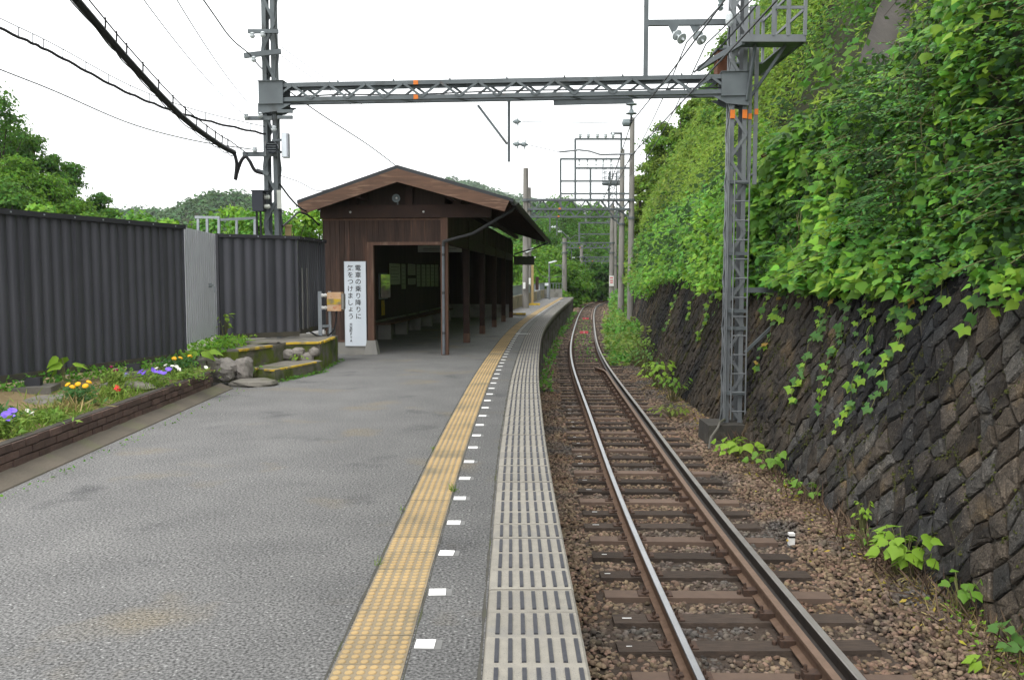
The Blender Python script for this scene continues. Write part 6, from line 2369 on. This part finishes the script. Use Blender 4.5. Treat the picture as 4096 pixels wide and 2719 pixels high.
# forest past the bend
for i, (px, ptop, Y, cr, m_, lab) in enumerate((
        (1300, 448, 128, 7.5, L_TREE, "tall rounded dark tree behind the far gantries"),
        (1235, 500, 120, 6.0, L_TREE, "dark tree above the far platform parapet"),
        (1355, 470, 135, 7.0, L_TREE, "tall dark tree behind the feeder frames"),
        (1440, 520, 138, 7.0, L_TREE, "dark tree at the foot of the hillside past the bend"),
        (1180, 520, 112, 6.0, L_TREE, "dark tree partly hidden by the shelter roof"),
        (1210, 565, 92, 4.6, L_TREEL, "bright green bush like tree above the parapet"),
        (1262, 572, 96, 4.8, L_TREEL, "bright round tree behind the platform lamp"),
        (1320, 560, 108, 5.2, L_TREE, "mid green tree behind the grey pole gantry"),
        (1165, 600, 84, 4.0, L_TREEL, "light green tree just beyond the shelter corner"),
        (1290, 610, 88, 3.2, L_TREEL, "low bright shrub behind the end of the platform"),
        (1405, 560, 124, 6.0, L_TREE, "dark tree behind the pole with the red barred sign"),
        (1235, 630, 82, 3.0, L_TREEL, "low light green shrub behind the parapet panels"),
        (1355, 600, 118, 5.2, L_TREE, "dark tree filling the hollow past the bend"))):
    p = W(px, 643, Y)
    h = W(px, ptop, Y).z - G
    tree(lab, (p.x, Y, G), h, cr, 600 + i, m_, .36, 12000, .28, 28, group="trees past the bend", low=.05)
weeds("cutting_undergrowth", "dark undergrowth filling the cutting past the bend", 9000, RAILL, 106, 115, -26, 26, 6, L_TREE, seed=309, sz=(.5, 1.0), tpl=T_CLUMP)
for i, (px, ptop, Y, cr, lab) in enumerate(((1655, 140, 50, 1.8, "dark tree on the skyline of the hillside beside the column"), (1500, 310, 74, 2.4, "rounded tree on the lower skyline of the hillside"), (1905, 10, 44, 3.0, "dark tree high on the hillside right of the walkway"),
                                             (1483, 395, 68, 1.6, "bushy tree on the skyline just above the wall end"), (1535, 275, 64, 2.0, "green tree on the middle skyline of the hillside"), (1580, 235, 58, 1.9, "olive green tree on the upper middle skyline"), (1612, 215, 55, 1.6, "small tree just below the gantry beam on the skyline"), (1482, 480, 72, 1.8, "low bushy tree at the end of the stone wall"), (1790, 30, 48, 2.4, "leafy tree behind the walkway railings"), (1700, 60, 52, 2.2, "tree behind the top of the pale column"))):
    p = W(px, ptop + 60, Y)
    hh = 6.5
    tree(lab, (p.x, Y, W(px, ptop, Y).z - hh), hh, cr, 680 + i, L_TREE if i in (0, 1, 2) else L_MIX, .24, 6000, .15, 18, group="trees on the hillside", low=.05)
# bushes behind the fence
for i, (px, ptop, Y, cr, m_, lab) in enumerate(((545, 488, 20.5, 1.1, L_KUDB, "bright kudzu bush inside the galvanised frame"), (600, 500, 20, .9, L_KUDB, "bright kudzu bush between the frame and the column"), (700, 492, 20.5, 1.0, L_KUDB, "bright kudzu bush between the column and the shelter"),
                                                (80, 484, 17, .8, L_KUDB, "tip of a bright bush above the long fence"), (330, 508, 22, 1.2, L_KUDB, "bright leaves showing over the long fence beside the gate"), (392, 520, 20, .7, L_KUDB, "few bright leaves over the end of the long fence"), (735, 500, 22, 1.0, L_KUD, "green bush against the shelter corner"), (640, 510, 21.5, 1.0, L_KUD, "green bush right behind the column"), (490, 505, 23, 1.1, L_KUD, "green bush behind the grey gate"))):
    p = W(px, 643, Y)
    h = W(px, ptop - 14, Y).z + .35
    tree(lab, (p.x, Y, -.2), h, cr, 700 + i, m_ if i not in (1, 4) else L_KUD, .12, 3000, .05, 16, "bush", "bushes behind the fence", low=.3)

# ---------------------------------------------------------------- wooded hills
def wooded_hill(label, fn, x0, x1, y0, y1, n, cr, seed, nx=40, ny=16, name="wooded_hill"):
    r = np.random.default_rng(seed)
    xs_, ys_ = np.linspace(x0, x1, nx), np.linspace(y0, y1, ny)
    V = np.array([(x, y, fn(x, y)) for y in ys_ for x in xs_])
    F = [(j * nx + i, j * nx + i + 1, (j + 1) * nx + i + 1, (j + 1) * nx + i) for j in range(ny - 1) for i in range(nx - 1)]
    o = np_obj(name, V, F, M_HILL, None, True)
    tag(o, label, "hill", kind='structure')
    X, Y = r.uniform(x0, x1, n), r.uniform(y0, y1, n)
    Z = np.array([fn(a, b) for a, b in zip(X, Y)])
    kk = (np.abs(X) / Y < .66) & (Z > -1)
    X, Y, Z = X[kk], Y[kk], Z[kk]
    per = 16
    R = cr * r.uniform(.6, 1.35, len(X))
    d = unit(r.normal(0, 1, (len(X), per, 3)).reshape(-1, 3)).reshape(len(X), per, 3)
    d[:, :, 2] = np.abs(d[:, :, 2])
    P = np.stack([X, Y, Z], axis=1)[:, None, :] + d * R[:, None, None] * np.array([1, 1, 1.25]) * r.uniform(.8, 1.1, (len(X), per, 1))
    N_ = (d + np.array([0, 0, .25]) + r.normal(0, .3, d.shape)).reshape(-1, 3)
    v, f = leaves(P.reshape(-1, 3), N_, np.repeat(R, per) * r.uniform(.3, .62, len(X) * per), T_CLUMP, rng=r)
    w = np_obj("woodland", v, f, L_FOR, o)
    w['kind'] = 'stuff'
    return o


def bumpfn(cx_, cy_, h, sx, sy, sd, rough=.12):
    nz = Lump(sd, 1.0)

    def raw(x, y):
        g = math.exp(-((x - cx_) / sx) ** 2 - ((y - cy_) / sy) ** 2)
        return g * (1 + rough * float(nz(np.array([[x / sx * 3, y / sy * 3, 0]]))[0]))
    top_ = max(raw(cx_ + sx * a, cy_ + sy * b) for a in np.linspace(-.5, .5, 9) for b in np.linspace(-.4, .4, 7))
    return lambda x, y: -2 + (h + 2) * raw(x, y) / top_


D1 = 320
c1 = W(475, 455, D1)
wooded_hill("dark wooded hill behind the fence and the column", bumpfn(c1.x, D1 + 20, c1.z + 1, 42, 60, 1), c1.x - 85, c1.x + 85, D1 - 60, D1 + 30, 2600, 2.4, 11)
c1b = W(300, 478, 380)
wooded_hill("second wooded ridge between the trees and the dark hill", bumpfn(c1b.x, 400, c1b.z - 2, 60, 60, 2), c1b.x - 100, c1b.x + 100, 340, 410, 1400, 3.0, 12)
D2 = 760
c2 = W(1035, 398, D2)
wooded_hill("hazy blue wooded hill seen over the shelter roof", bumpfn(c2.x, D2 + 20, c2.z - 8, 110, 80, 3, .07), c2.x - 60, c2.x + 150, D2 - 60, D2 + 30, 1500, 4.6, 13)
c3 = W(1170, 442, D2 + 60)
wooded_hill("low hazy ridge running behind the far poles", bumpfn(c3.x, D2 + 90, c3.z - 4, 90, 80, 4, .1), c3.x - 170, c3.x + 230, D2 + 20, D2 + 100, 1400, 5.0, 14, 60)

c4 = W(1330, 490, 190)
wooded_hill("wooded slope closing the valley past the bend", bumpfn(c4.x, 205, c4.z, 55, 45, 5, .1), c4.x - 70, c4.x + 70, 150, 215, 1300, 2.4, 15, 50)

# ---------------------------------------------------------------- flower bed plants
def bed_z(x, y):
    tt = (y - P0.y) / (P1.y - P0.y)
    xr = P0.x + (P1.x - P0.x) * tt - .10
    xl = -7.25 + (y - 4.6) * (2.4 / 8.1) - .2
    return .262 + .16 * max(0, min(1, (x - xr) / (xl - xr)))


M_F = {"marigold": mat("marigold_petal", (.85, .46, .015), (.8, .38, .01), scale=40, rough=.6), "blue": mat("petunia_blue", (.16, .09, .55), (.22, .13, .62), scale=30, rough=.6),
       "red": mat("red_petal", (.65, .02, .025), (.55, .015, .02), scale=30, rough=.6), "white": mat("white_petal", (.75, .74, .66), rough=.6), "maroon": mat("maroon_petal", (.20, .015, .06), rough=.6)}
L_FOL = leafmat("marigold_foliage", (.055, .13, .045), (.075, .16, .05), rand=.3)
L_PET = leafmat("petunia_foliage", (.16, .25, .045), (.21, .28, .06), rand=.4)


def flower(name, label, x, y, kind, nf, fol, h=.2, spread=.16, seed=0, fs=.03):
    r = np.random.default_rng(seed)
    z = bed_z(x, y) - .01
    t = thing(name, label, "flowers", (x, y, z))
    n = 460
    P = np.array([x, y, z]) + np.stack([r.normal(0, spread * .6, n), r.normal(0, spread * .6, n), h * .9 * r.random(n)], axis=1)
    v, f = leaves(P, np.array([(0, -.3, .7)]) + r.normal(0, .5, (n, 3)), r.uniform(.04, .085, n), (T_OVAL[0] * np.array([.6, 1, 1]), T_OVAL[1]), np.array([(0, 0, .3)]) + r.normal(0, .6, (n, 3)), r)
    np_obj("foliage", v, f, fol, t)['kind'] = 'stuff'
    for i in range(nf):
        p = Vector((x + r.normal(0, spread * .55), y + r.normal(0, spread * .55), z + h * r.uniform(.75, 1.1)))
        d = Vector((r.normal(0, .35) + .2, r.normal(0, .3) - .45, 1)).normalized()
        if kind in ("blue", "white"):
            MB().lathe(p - d * .02, d, [(0, .004), (.02, .008), (.032, fs * 1.05), (.036, fs * 1.15), (.03, fs * .5), (.022, .004)], 10).build("blossom", M_F[kind], t)
        else:
            MB().lathe(p, d, [(0, .006), (.006, fs), (.014, fs * 1.02), (.022, fs * .8), (.028, fs * .35)], 9).build("blossom", M_F[kind], t)
    return t


flower("marigold", "marigold with four yellow heads near the middle of the bed", -4.62, 9.15, "marigold", 5, L_FOL, .21, .15, 1, .032)
flower("marigold", "marigold with two orange heads at the far end of the bed", -4.58, 11.75, "marigold", 3, L_FOL, .30, .2, 2, .035)
flower("petunia", "clump of violet blue petunias beside the brick edging", -4.52, 10.75, "blue", 12, L_PET, .2, .24, 3, .032)
flower("petunia", "violet petunias at the picture edge in the flower bed", -4.42, 7.35, "blue", 6, L_PET, .2, .14, 4, .034)
flower("red_flower", "single red flower in the middle of the bed", -4.50, 9.72, "red", 2, L_PET, .14, .08, 5, .04)
flower("white_petunia", "white petunias at the far end of the bed", -4.45, 11.6, "white", 9, L_PET, .18, .26, 6, .024)
flower("marigold", "feathery green marigold with one small bud near the picture edge", -4.66, 7.75, "marigold", 1, L_FOL, .2, .16, 7, .012)
flower("small_flower", "tiny maroon flowers behind the red flower", -4.72, 10.2, "maroon", 3, L_PET, .26, .12, 8, .02)
flower("white_petunia", "pale green plant with one white flower in front of the marigolds", -4.45, 8.1, "white", 2, L_PET, .12, .2, 9, .022)
r = np.random.default_rng(77)
n = 4600
Y = r.uniform(4.6, 12.6, n)
tt = (Y - P0.y) / (P1.y - P0.y)
X = P0.x + (P1.x - P0.x) * tt - .13 - np.abs(r.normal(0, .38, n))
P = np.stack([X, Y, np.array([bed_z(a, b) for a, b in zip(X, Y)])], axis=1)
kk = Lump(78, 1.6)(P) > -.25
P = P[kk]
v, f = leaves(P, r.normal(0, 1, (len(P), 3)), r.uniform(.05, .15, len(P)), (T_BLADE[0] * np.array([1.5, 1, 1]), T_BLADE[1]), np.array([(.1, -.1, .7)]) + r.normal(0, .5, (len(P), 3)), r)
o = np_obj("bed_grass", v, f, L_PET)
tag(o, "short pale weeds and grass in the flower bed", "grass", kind='stuff')
n = 260
P = np.stack([r.normal(-4.55, .12, n), r.normal(8.75, .25, n), np.full(n, .30)], axis=1)
v, f = leaves(P, r.normal(0, 1, (n, 3)), r.uniform(.08, .2, n), T_BLADE, np.array([(.1, -.1, .5)]) + r.normal(0, .7, (n, 3)), r)
o = np_obj("dry_grass", v, f, L_DRY)
tag(o, "straw coloured dry grass below the marigold", "grass", kind='stuff')
# weeds below the fences
n = 2600
s = r.random(n)
X = -7.2 + 2.4 * s + r.normal(.12, .08, n)
Y = 4.6 + 8.1 * s
P = np.stack([X, Y, .40 + .12 * r.random(n) * (.3 + r.random(n))], axis=1)
v, f = leaves(P, np.array([(.3, -.3, .7)]) + r.normal(0, .5, (n, 3)), r.uniform(.03, .07, n), T_OVAL, rng=r)
o = np_obj("fence_weeds", v, f, L_KUD)
tag(o, "low green weeds under the long charcoal fence", "weeds", kind='stuff')
n = 900
P = np.stack([r.uniform(-5.0, -4.45, n), r.uniform(12.9, 15.0, n), .5 + .17 * r.random(n) ** 1.5], axis=1)
v, f = leaves(P, np.array([(.3, -.3, .7)]) + r.normal(0, .5, (n, 3)), r.uniform(.04, .10, n), T_OVAL, rng=r)
o = np_obj("gate_weeds", v, f, L_KUDB)
tag(o, "green weeds growing under the grey gate", "weeds", kind='stuff')
leafy_plant("climbing_leaf", "pale green five lobed leaves sprouting through the long fence", (-5.2, 10.0, .46), 6, .3, .17, T_KUDZU, L_KUDB, spread=.14, seed=61)
leafy_plant("climbing_leaf", "green sprout beside the gate post", (-4.85, 14.55, .6), 16, .45, .12, T_OVAL, L_KUDB, spread=.12, seed=62)
leafy_plant("climbing_leaf", "broad butterbur leaves over the rocks by the gate", (-4.75, 12.75, .45), 9, .16, .28, T_KUDZU, L_KUDB, spread=.3, seed=63)
leafy_plant("climbing_leaf", "tiny sprout at the corner of the long fence", (-4.82, 12.45, .42), 9, .2, .10, T_OVAL, L_KUD, spread=.08, seed=64)
leafy_plant("step_weed", "green weeds between the low step and the rocks", (-4.08, 13.65, .1), 14, .2, .1, T_OVAL, L_KUD, spread=.14, seed=65)
leafy_plant("step_weed", "small weeds on the low step under the yellow rim", (-3.72, 15.0, .2), 18, .12, .07, T_OVAL, L_KUDB, spread=.18, seed=66)
# moss and small weeds along cracks
PPs = []
for (a, b, n) in (((-3.70, 13.4), (-3.26, 15.0), 420), ((-3.38, 15.2), (-3.38, 17.2), 260), ((-3.71, 5), (-3.95, 12.5), 120)):
    s = r.random(n)
    PPs.append(np.stack([a[0] + (b[0] - a[0]) * s + r.normal(.02, .025, n), a[1] + (b[1] - a[1]) * s, .005 + .05 * r.random(n) ** 2], axis=1))
P = np.concatenate(PPs)
v, f = leaves(P, np.array([(.2, -.2, .8)]) + r.normal(0, .5, (len(P), 3)), r.uniform(.015, .045, len(P)), T_OVAL, rng=r)
o = np_obj("crack_weeds", v, f, L_KUD)
tag(o, "tiny weeds in the cracks along the steps and apron", "weeds", kind='stuff')
# tufts along the tactile tiles
for i, (y, o_, lab) in enumerate(((6.55, -.775, "small grass tuft beside the yellow tiles near a white marker"), (6.0, -1.10, "tiny weed at the outer edge of the yellow tiles"), (4.85, -1.10, "second tiny weed at the outer edge of the yellow tiles"), (8.2, -1.10, "weed sprig in the seam left of the yellow tiles"))):
    p = EDGE.pt(y, o_)
    n = 26 if i == 0 else 14
    P = np.stack([r.normal(p.x, .012, n), r.normal(p.y, .03, n), np.full(n, .0)], axis=1)
    v, f = leaves(P, r.normal(0, 1, (n, 3)), r.uniform(.03, .09 if i == 0 else .05, n), (T_BLADE[0] * np.array([1.6, 1, 1]), T_BLADE[1]), np.array([(0, 0, 1.)]) + r.normal(0, .5, (n, 3)), r)
    ob = np_obj("grass_tuft", v, f, L_GRASS)
    tag(ob, lab, "grass", "tufts beside the yellow tiles")

# ---------------------------------------------------------------- haze
hz = MB().box((0, 480, 74), (1500, 1100, 153.2)).build("haze", None, None, kind='stuff')
hm = bpy.data.materials.new("haze")
hm.use_nodes = True
hn, hl = hm.node_tree.nodes, hm.node_tree.links
hn.clear()
ho = hn.new("ShaderNodeOutputMaterial")
hv = hn.new("ShaderNodeVolumePrincipled")
hv.inputs['Color'].default_value = (.86, .92, .98, 1)
hv.inputs['Density'].default_value = .00016
hl.new(hv.outputs[0], ho.inputs['Volume'])
hz.data.materials.append(hm)
tag(hz, "thin pale haze over the valley", "haze", kind='stuff')
